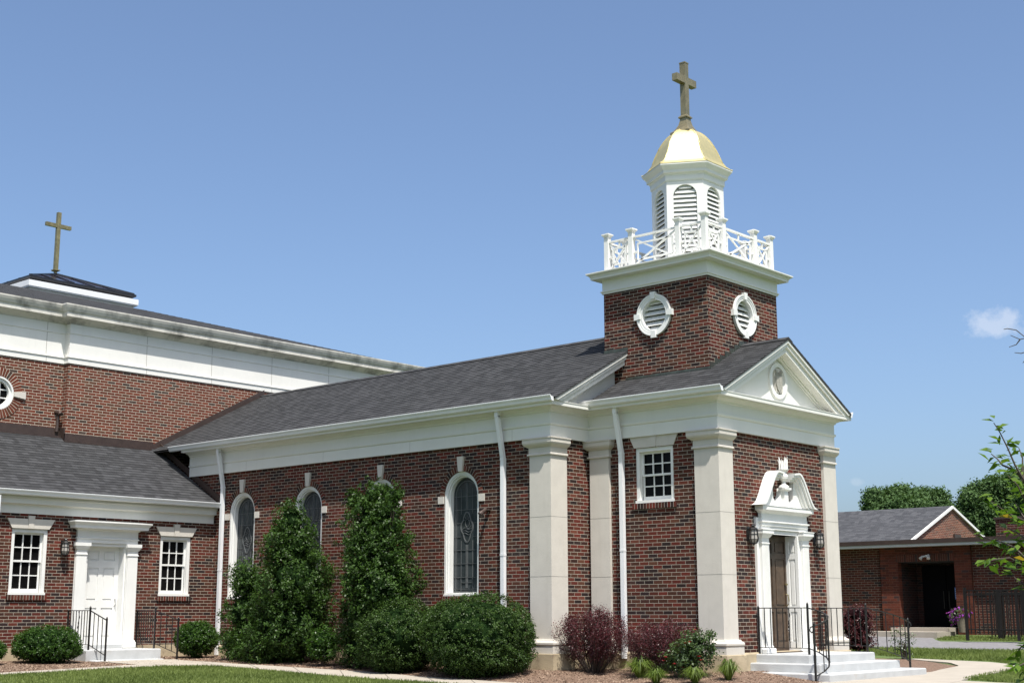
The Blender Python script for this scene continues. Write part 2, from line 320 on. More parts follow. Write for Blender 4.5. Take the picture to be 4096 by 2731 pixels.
class FR:
    def __init__(s, o, u, n): s.o = Vector(o); s.u = Vector(u); s.n = Vector(n)
    def P(s, u, z, o=0.0): return s.o+s.u*u+s.n*o+Vector((0, 0, z))
    def box(s, mb, u0, u1, z0, z1, o0, o1):
        return mb.obox(s.P((u0+u1)/2, (z0+z1)/2, (o0+o1)/2), s.u*(abs(u1-u0)/2), s.n*(abs(o1-o0)/2), Vector((0, 0, (z1-z0)/2)))
    def prism(s, mb, pts, o0, o1, smooth=False):
        # u x Z must equal -n or n ; make front face point to +n
        ar = sum(pts[i][0]*pts[(i+1) % len(pts)][1]-pts[(i+1) % len(pts)][0]*pts[i][1] for i in range(len(pts)))
        ccw = s.u.cross(Vector((0, 0, 1))).dot(s.n) > 0
        if (ar > 0) != ccw: pts = pts[::-1]
        tri = tessellate_polygon([[Vector((p[0], p[1], 0)) for p in pts]])
        for t in tri:
            a, b, c_ = [pts[i] for i in t]
            if ((b[0]-a[0])*(c_[1]-a[1])-(c_[0]-a[0])*(b[1]-a[1]) > 0) != ccw: a, c_ = c_, a
            mb.poly([s.P(*a, o1), s.P(*b, o1), s.P(*c_, o1)]); mb.poly([s.P(*c_, o0), s.P(*b, o0), s.P(*a, o0)])
        n = len(pts)
        for i in range(n):
            a, b = pts[i], pts[(i+1) % n]; mb.poly([s.P(*a, o0), s.P(*b, o0), s.P(*b, o1), s.P(*a, o1)], smooth=smooth)
        return mb
    def panel(s, mb, outer, holes, depth=0.2):
        loops = [outer]+holes
        tri = tessellate_polygon([[Vector((p[0], p[1], 0)) for p in l] for l in loops]); flat = [p for l in loops for p in l]
        ccw = s.u.cross(Vector((0, 0, 1))).dot(s.n) > 0
        for t in tri:
            a, b, c_ = [flat[i] for i in t]
            if ((b[0]-a[0])*(c_[1]-a[1])-(c_[0]-a[0])*(b[1]-a[1]) > 0) != ccw: a, c_ = c_, a
            mb.poly([s.P(*a), s.P(*b), s.P(*c_)])
        for h in holes:
            for i in range(len(h)):
                a, b = h[i], h[(i+1) % len(h)]; mb.poly([s.P(*a, 0), s.P(*b, 0), s.P(*b, -depth), s.P(*a, -depth)])
        return mb
def thing(name, label, cat, loc=(0, 0, 0), group=None):
    o = bpy.data.objects.new(name, None); C.objects.link(o); o.location = loc; o['label'] = label; o['category'] = cat
    if group: o['group'] = group
    return o
def tag(o, label, cat, group=None):
    o['label'] = label; o['category'] = cat
    if group: o['group'] = group
    return o
def rect(u0, u1, z0, z1): return [(u0, z0), (u1, z0), (u1, z1), (u0, z1)]
def arch(u0, u1, z0, zs, n=20):
    r = (u1-u0)/2; c = (u0+u1)/2
    return [(u0, z0), (u1, z0)]+[(c+r*math.cos(math.pi*k/n), zs+r*math.sin(math.pi*k/n)) for k in range(n+1)]
def ring(cu, cz, ru, rz, n=36): return [(cu+ru*math.cos(2*math.pi*k/n), cz+rz*math.sin(2*math.pi*k/n)) for k in range(n)]

# ------------------------------------------------------------------ terrain
def sstep(t): t = min(max(t, 0.0), 1.0); return t*t*(3-2*t)
def gz(x, y):
    d = min(math.hypot(max(x, -3-x, 0), max(-y, y-4.2, 0)), math.hypot(max(x+3, -13.3-x, 0), max(-1.13-y, y-5.3, 0)), max(x+13.3, 0))
    return -0.03-0.07*sstep((x+11)/7.0)-(0.04+0.11*sstep((x+11)/9.0))*sstep(d/1.9)-0.008*min(max(d-1.9, 0), 8)+0.057*min(max(y-5, 0), 11.0)
def at(px, py, dz=0.0):
    r = ray(px, py); t = 3.0
    while t < 300:
        p = CAM+r*t
        if p.z < gz(p.x, p.y)+dz: break
        t += 0.02
    return CAM+r*t
def PX(px, py, x): r = ray(px, py); return CAM+r*((x-CAM.x)/r.x)
def PY(px, py, y): r = ray(px, py); return CAM+r*((y-CAM.y)/r.y)
def PD(px, py, d): return CAM+ray(px, py)*d

def struct(o): o['kind'] = 'structure'; return o
def axisvals(a, b, fine, lo, hi):
    out = [lo]; v = lo
    vals = []
    x = a
    while x > lo: x -= max(fine, (a-x)*0.35+fine); vals.append(max(x, lo))
    vals = vals[::-1]; x = a
    while x < b: vals.append(x); x += fine
    vals.append(b); x = b
    while x < hi: x += max(fine, (x-b)*0.35+fine); vals.append(min(x, hi))
    return vals
xs = axisvals(-16, 9, 0.22, -1500, 1500); ys = axisvals(-14, 19, 0.22, -1500, 1500)
g = MB(); nx, ny = len(xs), len(ys)
V = [(x, y, gz(x, y)) for y in ys for x in xs]
g.v = V; g.f = [(j*nx+i, j*nx+i+1, (j+1)*nx+i+1, (j+1)*nx+i) for j in range(ny-1) for i in range(nx-1)]
g.uv = [[(0, 0)]*4]*len(g.f); g.sm = [True]*len(g.f)
struct(g.build('ground', M_GRASS))
def resamp(P, n):
    P = [Vector((p[0], p[1], 0)) for p in P]; L = [0]
    for a, b in zip(P, P[1:]): L.append(L[-1]+(b-a).length)
    out = []
    for k in range(n+1):
        t = L[-1]*k/n; i = 0
        while i < len(L)-2 and L[i+1] < t: i += 1
        f = (t-L[i])/max(L[i+1]-L[i], 1e-9); out.append(P[i].lerp(P[i+1], f))
    return out
def strip(name, A, B, m, dz, nn_=90, mm=24):
    A = resamp(A, nn_); B = resamp(B, nn_); g = MB()
    rows = [[A[i].lerp(B[i], j/mm) for i in range(nn_+1)] for j in range(mm+1)]
    rows = [[(p.x, p.y, gz(p.x, p.y)+dz) for p in r] for r in rows]
    for j in range(mm):
        for i in range(nn_): g.poly([rows[j][i], rows[j][i+1], rows[j+1][i+1], rows[j+1][i]], smooth=True)
    # thin edge skirt
    for r in (rows[0], rows[-1]):
        for i in range(nn_): g.poly([r[i], r[i+1], (r[i+1][0], r[i+1][1], r[i+1][2]-0.08), (r[i][0], r[i][1], r[i][2]-0.08)])
    return struct(g.build(name, m))
def atl(L, dz=0.03): return [tuple(at(a, b, dz))[:2] for a, b in L]
PU = [(-300, 2715), (0, 2689), (298, 2671), (480, 2660), (640, 2650), (850, 2649), (1010, 2656), (1200, 2668), (1455, 2683), (1659, 2701), (1863, 2715), (2108, 2731), (2400, 2748), (2700, 2765)]
PLO = [(-300, 2722), (0, 2696), (298, 2679), (480, 2669), (650, 2661), (850, 2659), (1010, 2672), (1200, 2688), (1455, 2709), (1659, 2721), (1863, 2736), (2108, 2756), (2400, 2779), (2700, 2800)]
pathU, pathL = atl(PU), atl(PLO)
_wk = strip('walkway', pathU, pathL, M_WALK, 0.03, 120, 8)
M_JT = plain('dirty_joint', (0.10, 0.085, 0.07), 0.9)
_A, _B = resamp(pathU, 16), resamp(pathL, 16)
for _k in range(2, 15):
    _j = MB(); _t = (_A[_k+1]-_A[_k]).normalized()*0.007; _n = 6
    for _i in range(_n):
        _p, _q = _A[_k].lerp(_B[_k], _i/_n), _A[_k].lerp(_B[_k], (_i+1)/_n)
        _j.poly([(_p.x-_t.x, _p.y-_t.y, gz(_p.x, _p.y)+0.034), (_p.x+_t.x, _p.y+_t.y, gz(_p.x, _p.y)+0.034), (_q.x+_t.x, _q.y+_t.y, gz(_q.x, _q.y)+0.034), (_q.x-_t.x, _q.y-_t.y, gz(_q.x, _q.y)+0.034)])
    _j.build('joint', M_JT, _wk)
strip('front_walk', atl([(385, 2640), (470, 2638), (560, 2636), (700, 2634), (760, 2640)]), atl([(560, 2656), (640, 2652), (740, 2651), (860, 2652), (1000, 2657)]), M_WALK, 0.026, 30, 10)
bedT = [(-13.26, -10), (-13.26, -5.2), (-13.24, -2.6), (-13.2, -1.2), (-11, -1.1), (-8, -1.1), (-5, -1.1), (-3.0, -1.1), (-2.9, 0.0), (-1.5, 0.05), (0.1, 0.05), (0.12, 0.85), (1.3, 0.9), (2.3, 0.2)]
strip('mulch_bed', bedT, [(p[0], p[1]) for p in pathU], M_MULCH, 0.016, 140, 40)
# front walk spreading from the steps, and the mulch island in its fork
wkN = atl([(3300, 2745), (3480, 2714), (3677, 2690), (3760, 2676), (3838, 2661), (3800, 2648), (3700, 2640), (3640, 2634)])
wkF = atl([(3500, 2790), (3840, 2722), (3855, 2715), (3930, 2698), (4075, 2666), (4060, 2656), (3960, 2646), (3660, 2632)])
strip('front_walk', wkN, wkF, M_WALK, 0.03, 60, 14)
strip('front_walk', atl([(3300, 2745), (3480, 2716), (3660, 2693)]), [(1.62, 0.3), (1.62, 2.2), (1.6, 4.0)], M_WALK, 0.024, 40, 12)
strip('front_walk', atl([(3840, 2719), (3980, 2726), (4150, 2733), (4500, 2745)]), atl([(3500, 2790), (3900, 2790), (4150, 2790), (4500, 2800)]), M_WALK, 0.026, 30, 10)
strip('mulch_bed', atl([(3640, 2690), (3677, 2690), (3760, 2676), (3838, 2661)]), atl([(3480, 2628), (3640, 2634), (3700, 2640), (3838, 2661)]), M_MULCH, 0.018, 40, 14)
strip('driveway', atl([(3300, 2588), (3470, 2586), (3700, 2591), (4096, 2598), (4600, 2606)]), atl([(3300, 2533), (3480, 2533), (3722, 2537), (3745, 2562), (4500, 2569)]), M_ASPH, 0.02, 70, 24)

# ------------------------------------------------------------------ window builders
def sash_window(par, fr, u0, u1, z0, z1, inset=0.07, zm=None, casing=0.075):
    w = MB(); fr.box(w, u0, u0+casing, z0, z1, -inset-0.03, -0.02); fr.box(w, u1-casing, u1, z0, z1, -inset-0.03, -0.02)
    fr.box(w, u0+casing, u1-casing, z1-casing, z1, -inset-0.03, -0.02); fr.box(w, u0-0.01, u1+0.01, z0-0.05, z0, -inset-0.03, 0.015)
    win = w.build('window', M_WHITE, par)
    zm = zm or (z0+z1)/2; a, b = u0+casing, u1-casing
    for k, (q0, q1, dd) in enumerate(((z0, zm+0.02, 0.045), (zm-0.02, z1-casing, 0.02))):
        m = MB(); st = 0.04; o0, o1 = -inset-dd-0.03, -inset-dd
        fr.box(m, a, a+st, q0, q1, o0, o1); fr.box(m, b-st, b, q0, q1, o0, o1)
        fr.box(m, a+st, b-st, q0, q0+(0.075 if k == 0 else 0.035), o0, o1); fr.box(m, a+st, b-st, q1-0.04, q1, o0, o1)
        lo = q0+(0.075 if k == 0 else 0.035); hi = q1-0.04
        for j in (1, 2):
            c = a+st+(b-a-2*st)*j/3; fr.box(m, c-0.011, c+0.011, lo, hi, o0+0.005, o1-0.003)
        c = (lo+hi)/2; fr.box(m, a+st, b-st, c-0.011, c+0.011, o0+0.006, o1-0.004)
        m.build('sash', M_WHITE, win)
    fr.box(MB(), 0, 0, 0, 0, 0, 0)
    gl = MB(); fr.box(gl, a, b, z0+0.02, z1-casing, -inset-0.12, -inset-0.062); gl.build('glass', M_GLASS, win)
    return win
def lintel(par, fr, ul, ur, z0, z1, splay, keyz, keyw=0.10, out=0.018):
    um = (ul+ur)/2
    for p in ([(ul, z0), (um-keyw*0.6, z0), (um-keyw*0.85, z1), (ul-splay, z1)], [(um+keyw*0.6, z0), (ur, z0), (ur+splay, z1), (um+keyw*0.85, z1)]):
        m = MB(); fr.prism(m, p, -0.02, out); m.build('lintel', M_STONE, par)
    m = MB(); fr.prism(m, [(um-keyw*0.6+0.002, z0), (um+keyw*0.6-0.002, z0), (um+keyw*0.85-0.002, keyz), (um-keyw*0.85+0.002, keyz)], -0.02, out+0.012); m.build('keystone', M_STONE, par)
def bricksill(par, fr, u0, u1, z1, h=0.10, mm=None):
    m = MB(); fr.box(m, u0-0.04, u1+0.04, z1-h, z1, -0.06, 0.035); m.build('sill', mm or MB_SOLD, par)
def archedge(mb, fr, cu, zs, r0, r1, out, a0=0.0, a1=math.pi, n=28, rz=1.0):
    for k in range(n):
        t0, t1 = a0+(a1-a0)*k/n, a0+(a1-a0)*(k+1)/n
        def q(r, t, o): return fr.P(cu+r*math.cos(t), zs+rz*r*math.sin(t), o)
        L0, L1 = t0*(r0+r1)/2, t1*(r0+r1)/2
        mb.poly([q(r0, t0, out), q(r1, t0, out), q(r1, t1, out), q(r0, t1, out)], uv=[(L0, 0), (L0, 1), (L1, 1), (L1, 0)])
        mb.poly([q(r1, t0, out), q(r1, t0, -0.01), q(r1, t1, -0.01), q(r1, t1, out)], uv=[(L0, 0), (L0, .1), (L1, .1), (L1, 0)])
        mb.poly([q(r0, t1, out), q(r0, t1, -0.1), q(r0, t0, -0.1), q(r0, t0, out)], uv=[(L1, 0), (L1, .1), (L0, .1), (L0, 0)])
    return mb
def came(mb, fr, pts, w=0.012, o=-0.163):
    for a, b in zip(pts, pts[1:]): mb.bar(fr.P(*a, o), fr.P(*b, o), w, 0.01, up=tuple(fr.n))
def arched_window(par, fr, c, hw, z0, zs, motif):
    u0, u1 = c-hw, c+hw
    w = MB()
    def band(r0, r1, zb, o0, o1):   # jamb + arch strip between two offsets
        for sgn in (-1, 1):
            a, b = c+sgn*r0, c+sgn*r1; fr.box(w, min(a, b), max(a, b), zb, zs, o0, o1)
        n = 24
        for k in range(n):
            t0, t1 = math.pi*k/n, math.pi*(k+1)/n
            def q(r, t, o): return fr.P(c+r*math.cos(t), zs+r*math.sin(t), o)
            w.poly([q(r0, t0, o1), q(r1, t0, o1), q(r1, t1, o1), q(r0, t1, o1)], smooth=True)
            w.poly([q(r0, t1, o1), q(r0, t1, o0), q(r0, t0, o0), q(r0, t0, o1)], smooth=True)
            w.poly([q(r1, t0, o1), q(r1, t0, o0), q(r1, t1, o0), q(r1, t1, o1)], smooth=True)
    band(hw-0.045, hw, z0, -0.20, -0.015); band(hw-0.075, hw-0.045, z0, -0.20, -0.035); band(hw-0.105, hw-0.075, z0, -0.20, -0.075)
    fr.box(w, u0, u1, z0-0.035, z0, -0.20, 0.012); fr.box(w, u0+0.045, u1-0.045, z0, z0+0.03, -0.20, -0.02)
    win = w.build('arched_window', M_WHITE, par)
    gl = MB(); gr = hw-0.10; fr.prism(gl, arch(c-gr, c+gr, z0+0.03, zs), -0.2, -0.17); gl.build('stained_glass', M_STAIN, win)
    m = MB(); r1 = gr-0.015; r2 = gr-0.075
    for rr in (r1, r2): came(m, fr, [(c-rr, z0+0.05)]+[(c+rr*math.cos(math.pi*(1-k/16)), zs+rr*math.sin(math.pi*(1-k/16))) for k in range(17)]+[(c+rr, z0+0.05)], 0.010)
    for d in (-0.022, 0, 0.022): came(m, fr, [(c+d, z0+0.12), (c+d, z0+0.95)], 0.008); came(m, fr, [(c+d, z0+1.62), (c+d, zs+r2-0.02)], 0.008)
    zz = z0+0.06; rows = []
    while zz < zs+0.25: rows.append(zz); zz += 0.262
    for zz in rows:
        if z0+0.98 < zz < z0+1.6 and zz < zs: 
            for sg in (-1, 1): came(m, fr, [(c+sg*r1, zz), (c+sg*0.17, zz)], 0.008)
            continue
        hwid = r1 if zz < zs else math.sqrt(max(r1*r1-(zz-zs)**2, 0)); came(m, fr, [(c-hwid, zz), (c+hwid, zz)], 0.008)
    came(m, fr, [(c-r1, z0+0.10), (c+r1, z0+0.10)], 0.008); came(m, fr, [(c-0.15, z0+0.22), (c+0.15, z0+0.22)], 0.008)
    for sg in (-1, 1): came(m, fr, [(c+sg*0.155, z0+0.05), (c+sg*0.155, z0+1.03)], 0.006); came(m, fr, [(c+sg*0.155, z0+1.55), (c+sg*0.155, zs+0.15)], 0.006)
    cz = z0+1.29
    qr = lambda t: max(1/math.hypot(math.cos(t)/0.118, math.sin(t)/0.30), 1/math.hypot(math.cos(t)/0.168, math.sin(t)/0.165))
    quat = [(c+qr(t)*math.cos(t), cz+qr(t)*math.sin(t)) for t in [2*math.pi*k/48 for k in range(49)]]
    came(m, fr, quat, 0.014)
    came(m, fr, [(c+(a-c)*0.88, cz+(b-cz)*0.93) for a, b in quat], 0.006)
    random.seed(motif)
    for k in range(3):   # abstract curved lead lines inside the medallion
        zz = cz-0.14+0.05*k; came(m, fr, [(c-0.13, zz+0.02*random.uniform(-1, 1)), (c-0.05, zz+0.03), (c+0.04, zz-0.01), (c+0.13, zz+0.02)], 0.006)
    fig = [(c+0.055*math.cos(t)+0.01, cz+0.08+0.075*math.sin(t)) for t in [2*math.pi*k/12 for k in range(13)]]; came(m, fr, fig, 0.006)
    for k in range(5):
        t = math.pi*(0.15+0.7*k/4); came(m, fr, [(c+0.06*math.cos(t), cz+0.1+0.07*math.sin(t)), (c+0.12*math.cos(t), cz+0.05+0.2*math.sin(t))], 0.006)
    came(m, fr, [(c-0.1, cz-0.02), (c-0.03, cz+0.01), (c+0.05, cz-0.04), (c+0.12, cz+0.03)], 0.006)
    m.build('lead_cames', M_LEAD, win)
    for t0_, t1_ in ((0.0, math.pi/2-0.115), (math.pi/2+0.115, math.pi)): a = MB(); archedge(a, fr, c, zs, hw, hw+0.11, 0.012, t0_, t1_); a.build('brick_arch', MB_SOLD, win)
    k = MB(); fr.prism(k, [(c-0.052, zs+hw-0.005), (c+0.052, zs+hw-0.005), (c+0.085, zs+hw+0.29), (c-0.085, zs+hw+0.29)], -0.02, 0.05); k.build('keystone', M_STONE, win)
    for sg in (-1, 1):
        k = MB(); fr.box(k, c+sg*hw, c+sg*(hw+0.16), zs-0.14, zs, -0.02, 0.02); k.build('impost_block', M_STONE, win)
    bricksill(win, fr, u0, u1, z0-0.037, 0.10)
    return win

# ------------------------------------------------------------------ CHAPEL
YR = 2.1          # ridge line of the chapel
chapel = thing('chapel', 'brick chapel with arched side windows, pilasters, gabled portico front and white steeple', 'church', (-6, 2.1, 0))
fS = FR((0, 0.06, 0), (1, 0, 0), (0, -1, 0))          # front block side wall
fF = FR((-0.06, 0, 0), (0, 1, 0), (1, 0, 0))          # facade
fN = FR((0, -1.07, 0), (1, 0, 0), (0, -1, 0))         # nave side wall
fNF = FR((-3.0, 0, 0), (0, 1, 0), (1, 0, 0))          # nave front wall return
ZF = 4.13
WINX = [-12.26, -9.93, -7.60, -5.29]; HW = 0.47; WZ0, WZS = 1.28, 3.18
m = MB()
fS.panel(m, rect(-3.0, -0.06, 0.22, ZF+0.1), [rect(-1.87, -1.02, 2.93, 3.92)], 0.25)
fF.panel(m, rect(0.06, 4.14, 0.22, ZF+0.1), [rect(1.5, 2.7, 0.22, 2.40)], 0.25)
fN.panel(m, rect(-15.6, -3.0, 0.22, ZF+0.1), [arch(c-HW, c+HW, WZ0, WZS) for c in WINX], 0.25)
fNF.panel(m, rect(-1.07, 0.06, 0.22, ZF+0.1), [], 0.2)
m.box(-15.6, -3.0, 5.0, 5.27, 0.22, ZF+0.1); m.box(-3.0, -0.06, 4.0, 4.14, 0.22, ZF+0.1); m.box(-3.2, -3.01, 4.14, 5.0, 0.22, ZF+0.1)
m.build('wall', MB_WALL, chapel)
m = MB(); m.molding([(-15.6, -1.11), (-2.96, -1.11), (-2.96, 0.02), (-0.02, 0.02), (-0.02, 4.18), (-2.96, 4.18), (-2.96, 5.3), (-15.6, 5.3)], [(0, -0.4), (0.02, 0.19), (0.0, 0.22), (-0.15, 0.225)]); m.build('foundation', M_FOUND, chapel)
# pilasters: square-plan stone piers standing 6 cm proud
def pilaster(x0, x1, y0, y1, faces='both'):
    m = MB(); m.box(x0, x1, y0, y1, 0.42, 3.86); p = m.build('pilaster', M_STONE, chapel)
    for z in (1.57, 2.66): j = MB(); j.molding([(x0, y1), (x0, y0), (x1, y0), (x1, y1)], [(0.0015, z), (0.0015, z+0.008)], cap=False); j.build('joint', plainjoint, p)
    pa = [(x0, y1), (x0, y0), (x1, y0), (x1, y1)]
    ft = MB(); ft.molding(pa, [(0, -0.3), (0.15, -0.3), (0.15, 0.19), (0.14, 0.198), (0, 0.199)]); ft.build('footing', M_FOUND, p)
    c = MB(); c.molding(pa, [(0, 3.80), (0.035, 3.805), (0.035, 3.83), (0.012, 3.845), (0.012, 3.95), (0.03, 3.955), (0.085, 4.0), (0.10, 4.03), (0.10, 4.10), (0.115, 4.105), (0.115, 4.127), (0, 4.128)]); c.build('capital', M_STONE, p)
    b = MB(); b.molding(pa, [(0.0, 0.19), (0.11, 0.20), (0.11, 0.325), (0.10, 0.33), (0.125, 0.36), (0.125, 0.39), (0.10, 0.415), (0.06, 0.425), (0.05, 0.45), (0, 0.455)]); b.build('base', M_STONE, p)
    return p
pilaster(-0.52, 0, 0, 0.46); pilaster(-0.5, 0, 3.72, 4.2)
pilaster(-3.46, -2.94, -1.13, -0.66); pilaster(-2.92, -2.46, 0, 0.3); 
# entablature wraps nave side, return, front block and facade
ENT = [(-14.30, -1.13), (-2.94, -1.13), (-2.94, 0.0), (0, 0), (0, 4.2), (-2.94, 4.2), (-2.94, 5.33), (-15.6, 5.33)]
m = MB(); m.molding(ENT, [(-0.08, ZF), (0, ZF), (0, 4.355), (0.022, 4.365), (0.03, 4.405), (0.005, 4.41), (0.005, 4.60), (0.03, 4.61), (0.035, 4.635), (0.10, 4.67), (0.13, 4.68), (0.135, 4.69), (0.26, 4.692), (0.26, 4.755), (0.27, 4.76), (0.27, 4.772), (-0.08, 4.777)])
ent = m.build('entablature', M_CREAM, chapel)
for xj in (-12.1, -9.4, -6.7, -3.9): m = MB(); m.box(xj, xj+0.005, -1.1315, -1.12, 4.14, 4.35); m.build('joint', plainjoint, ent); m = MB(); m.box(xj+0.9, xj+0.905, -1.1265, -1.12, 4.42, 4.59); m.build('joint', plainjoint, ent)
# roofs : stepped shingle courses, real thickness at every course
def courses(mb, e0, e1, t0, t1, dz=0.009, ch=0.14):
    """eave edge e0->e1, top edge t0->t1 (may taper); builds overlapping courses."""
    e0, e1, t0, t1 = map(Vector, (e0, e1, t0, t1)); L = ((t0+t1)/2-(e0+e1)/2).length; n = max(1, int(round(L/ch)))
    nr = (e1-e0).cross(t0-e0 if (t0-e0).length > 1e-3 else t1-e0).normalized()
    if nr.z < 0: nr = -nr
    ud = (e1-e0).normalized(); vd = nr.cross(ud)
    if vd.z < 0: vd = -vd
    def uvp(p): return (p.dot(ud), p.dot(vd)-e0.dot(vd))
    for k in range(n):
        a, b = k/n, (k+1)/n
        L0, L1 = e0.lerp(t0, a), e1.lerp(t1, a); U0, U1 = e0.lerp(t0, b), e1.lerp(t1, b)
        up = nr*dz
        q = [L0+up, L1+up, U1, U0]; zc = [(uvp(p)[0], (k+s)*ch) for p, s in zip(q, (0.05, 0.05, 0.95, 0.95))]
        mb.poly(q, uv=zc); mb.poly([L0-nr*0.002, L1-nr*0.002, L1+up, L0+up], uv=[(zc[0][0], (k+.05)*ch), (zc[1][0], (k+.05)*ch), (zc[1][0], (k+.1)*ch), (zc[0][0], (k+.1)*ch)])
EZ = 4.815; SL = 0.522; OH = 0.26
def gable_roof(par, x0, x1, y0, y1, ez, rz, name='roof', mm=M_SH):
    yr = (y0+y1)/2; m = MB()
    courses(m, (x0, y0, ez), (x1, y0, ez), (x0, yr, rz), (x1, yr, rz)); courses(m, (x1, y1, ez), (x0, y1, ez), (x1, yr, rz), (x0, yr, rz))
    # underside and thickness
    for (ya, za, yb, zb) in ((y0, ez, yr, rz), (yr, rz, y1, ez)):
        m.poly([(x0, ya, za-0.035), (x0, yb, zb-0.035), (x1, yb, zb-0.035), (x1, ya, za-0.035)])
        m.poly([(x1, ya, za-0.035), (x1, yb, zb-0.035), (x1, yb, zb+0.006), (x1, ya, za+0.006)]); m.poly([(x0, ya, za-0.035), (x0, ya, za+0.006), (x0, yb, zb+0.006), (x0, yb, zb-0.035)])
    r = m.build(name, mm, par)
    c = MB(); c.bar((x0, yr-0.07, rz-0.022), (x1, yr-0.07, rz-0.022), 0.16, 0.02, up=(0, -SL, 1)); c.bar((x0, yr+0.07, rz-0.022), (x1, yr+0.07, rz-0.022), 0.16, 0.02, up=(0, SL, 1)); c.build('ridge_cap', mm, r)
    return r
YR = 2.06
FY0, FY1 = -OH, 2*2.06+OH; RZF = EZ+SL*(YR-FY0); NY0 = -1.13-OH; NY1 = 2*YR-NY0; RZN = EZ+SL*(YR-NY0)
gable_roof(chapel, -2.8, 0.31, FY0, FY1, EZ, RZF); gable_roof(chapel, -15.65, -2.60, NY0, NY1, EZ, RZN)
# rakes and tympana
def rake(par, xin, xout, y0, y1, ez, rz, name='rake'):
    yr = (y0+y1)/2; m = MB(); fr = FR((xin, 0, 0), (0, 1, 0), (1, 0, 0))
    def chev(d0, d1, o0, o1):
        c = math.sqrt(1+SL*SL)
        lo = ez-0.05
        A = [(y0+0.0, lo-d0*0), (yr, rz-0.036-d0*c), (y1, lo)]
        p = [(y0+d0*c/SL*0+0.0, ez-0.036-d0*c), (yr, rz-0.036-d0*c), (y1, ez-0.036-d0*c), (y1, ez-0.036-d1*c), (yr, rz-0.036-d1*c), (y0, ez-0.036-d1*c)]
        # clip ends so nothing hangs under the eave line
        zc = 4.776
        def clip(y, z, d):
            if z >= zc: return (y, z)
            s = 1 if y < yr else -1; return (y+s*(zc-z)/SL, zc)
        p = [clip(y, z, 0) for y, z in p]
        fr.prism(m, p, o0, o1)
    w = xout-xin
    chev(0.0, 0.05, 0, w); chev(0.05, 0.115, 0, w-0.03); chev(0.115, 0.21, 0, w-0.07); chev(0.21, 0.245, 0, 0.06); chev(0.245, 0.275, 0, 0.025)
    return m.build(name, M_CREAM, par)
rake(chapel, 0.0, 0.295, FY0, FY1, EZ, RZF); rake(chapel, -2.94, -2.615, NY0, NY1, EZ, RZN)
m = MB(); FR((-0.03, 0, 0), (0, 1, 0), (1, 0, 0)).prism(m, [(0, 4.76), (4.12, 4.76), (4.12, EZ+SL*0.26-0.04), (YR, RZF-0.04), (0, EZ+SL*0.26-0.04)], 0, 0.028)
tym = m.build('tympanum', M_CREAM, chapel)
m = MB(); FR((-2.97, 0, 0), (0, 1, 0), (1, 0, 0)).prism(m, [(-1.13, 4.76), (5.2, 4.76), (YR, RZN-0.09)], 0, 0.028); m.build('tympanum', M_CREAM, chapel)
fT = FR((0, 0, 0), (0, 1, 0), (1, 0, 0))
m = MB()
def ovalring(mb, fr, cu, cz, r0, r1, o0, o1, n=44, sq=1.0):
    for k in range(n):
        t0, t1 = 2*math.pi*k/n, 2*math.pi*(k+1)/n
        def q(r, t, o): return fr.P(cu+r[0]*math.cos(t), cz+r[1]*math.sin(t), o)
        mb.poly([q(r0, t0, o1), q(r1, t0, o1), q(r1, t1, o1), q(r0, t1, o1)]); mb.poly([q(r1, t0, o1), q(r1, t0, o0), q(r1, t1, o0), q(r1, t1, o1)], smooth=True); mb.poly([q(r0, t1, o1), q(r0, t1, o0), q(r0, t0, o0), q(r0, t0, o1)], smooth=True)
ovalring(m, fT, 2.1, 5.24, (0.245, 0.265), (0.325, 0.345), -0.01, 0.035); md = m.build('medallion', M_WHITE, tym)
m = MB(); fT.box(m, 1.95, 2.25, 5.000, 5.480, -0.01, 0.022)
cr = MB()
fT.prism(cr, [(2.0, 5.330), (2.0, 5.170), (2.04, 5.070), (2.1, 5.030), (2.16, 5.070), (2.2, 5.170), (2.2, 5.330)], 0.02, 0.045)
for sg in (-1, 1):
    cr.tube([fT.P(2.1+sg*0.125, 5.030, 0.02), fT.P(2.1+sg*0.125, 5.310, 0.03)], 0.013, 6); fT.prism(cr, ring(2.1+sg*0.09, 5.420, 0.035, 0.03, 10), 0.02, 0.05)
    fT.prism(cr, ring(2.1+sg*0.06, 5.010, 0.045, 0.018, 10), 0.02, 0.04)
for k in range(5): fT.box(cr, 2.0+k*0.045, 2.02+k*0.045, 5.350, 5.400, 0.02, 0.045)
a = m.build('crest_panel', M_STONE, tym); cr.build('crest_relief', M_CREST, tym)
# gutters
def gutter(par, p, q, name='gutter'):
    p, q = Vector(p), Vector(q); d = (q-p).normalized(); nr = Vector((d.y, -d.x, 0)); m = MB()
    prof = [(0, -0.105), (0.055, -0.105), (0.075, -0.085), (0.085, -0.045), (0.105, -0.02), (0.112, -0.002), (0.112, 0.012), (0.10, 0.012), (0.098, -0.004), (0.012, -0.03), (0.0, -0.03)]
    A = [p+nr*o+Vector((0, 0, z)) for o, z in prof]; B = [q+nr*o+Vector((0, 0, z)) for o, z in prof]
    for i in range(len(prof)-1): m.poly([A[i], B[i], B[i+1], A[i+1]])
    m.poly(A[::-1]); m.poly(B); return m.build(name, M_GUT, par)
gutter(chapel, (-14.72, NY0+0.01, EZ+0.035), (-2.64, NY0+0.01, EZ+0.035)); gutter(chapel, (-2.90, FY0+0.01, EZ+0.035), (0.31, FY0+0.01, EZ+0.035))
gutter(chapel, (0.30, FY1-0.01, EZ+0.035), (-2.92, FY1-0.01, EZ+0.035))
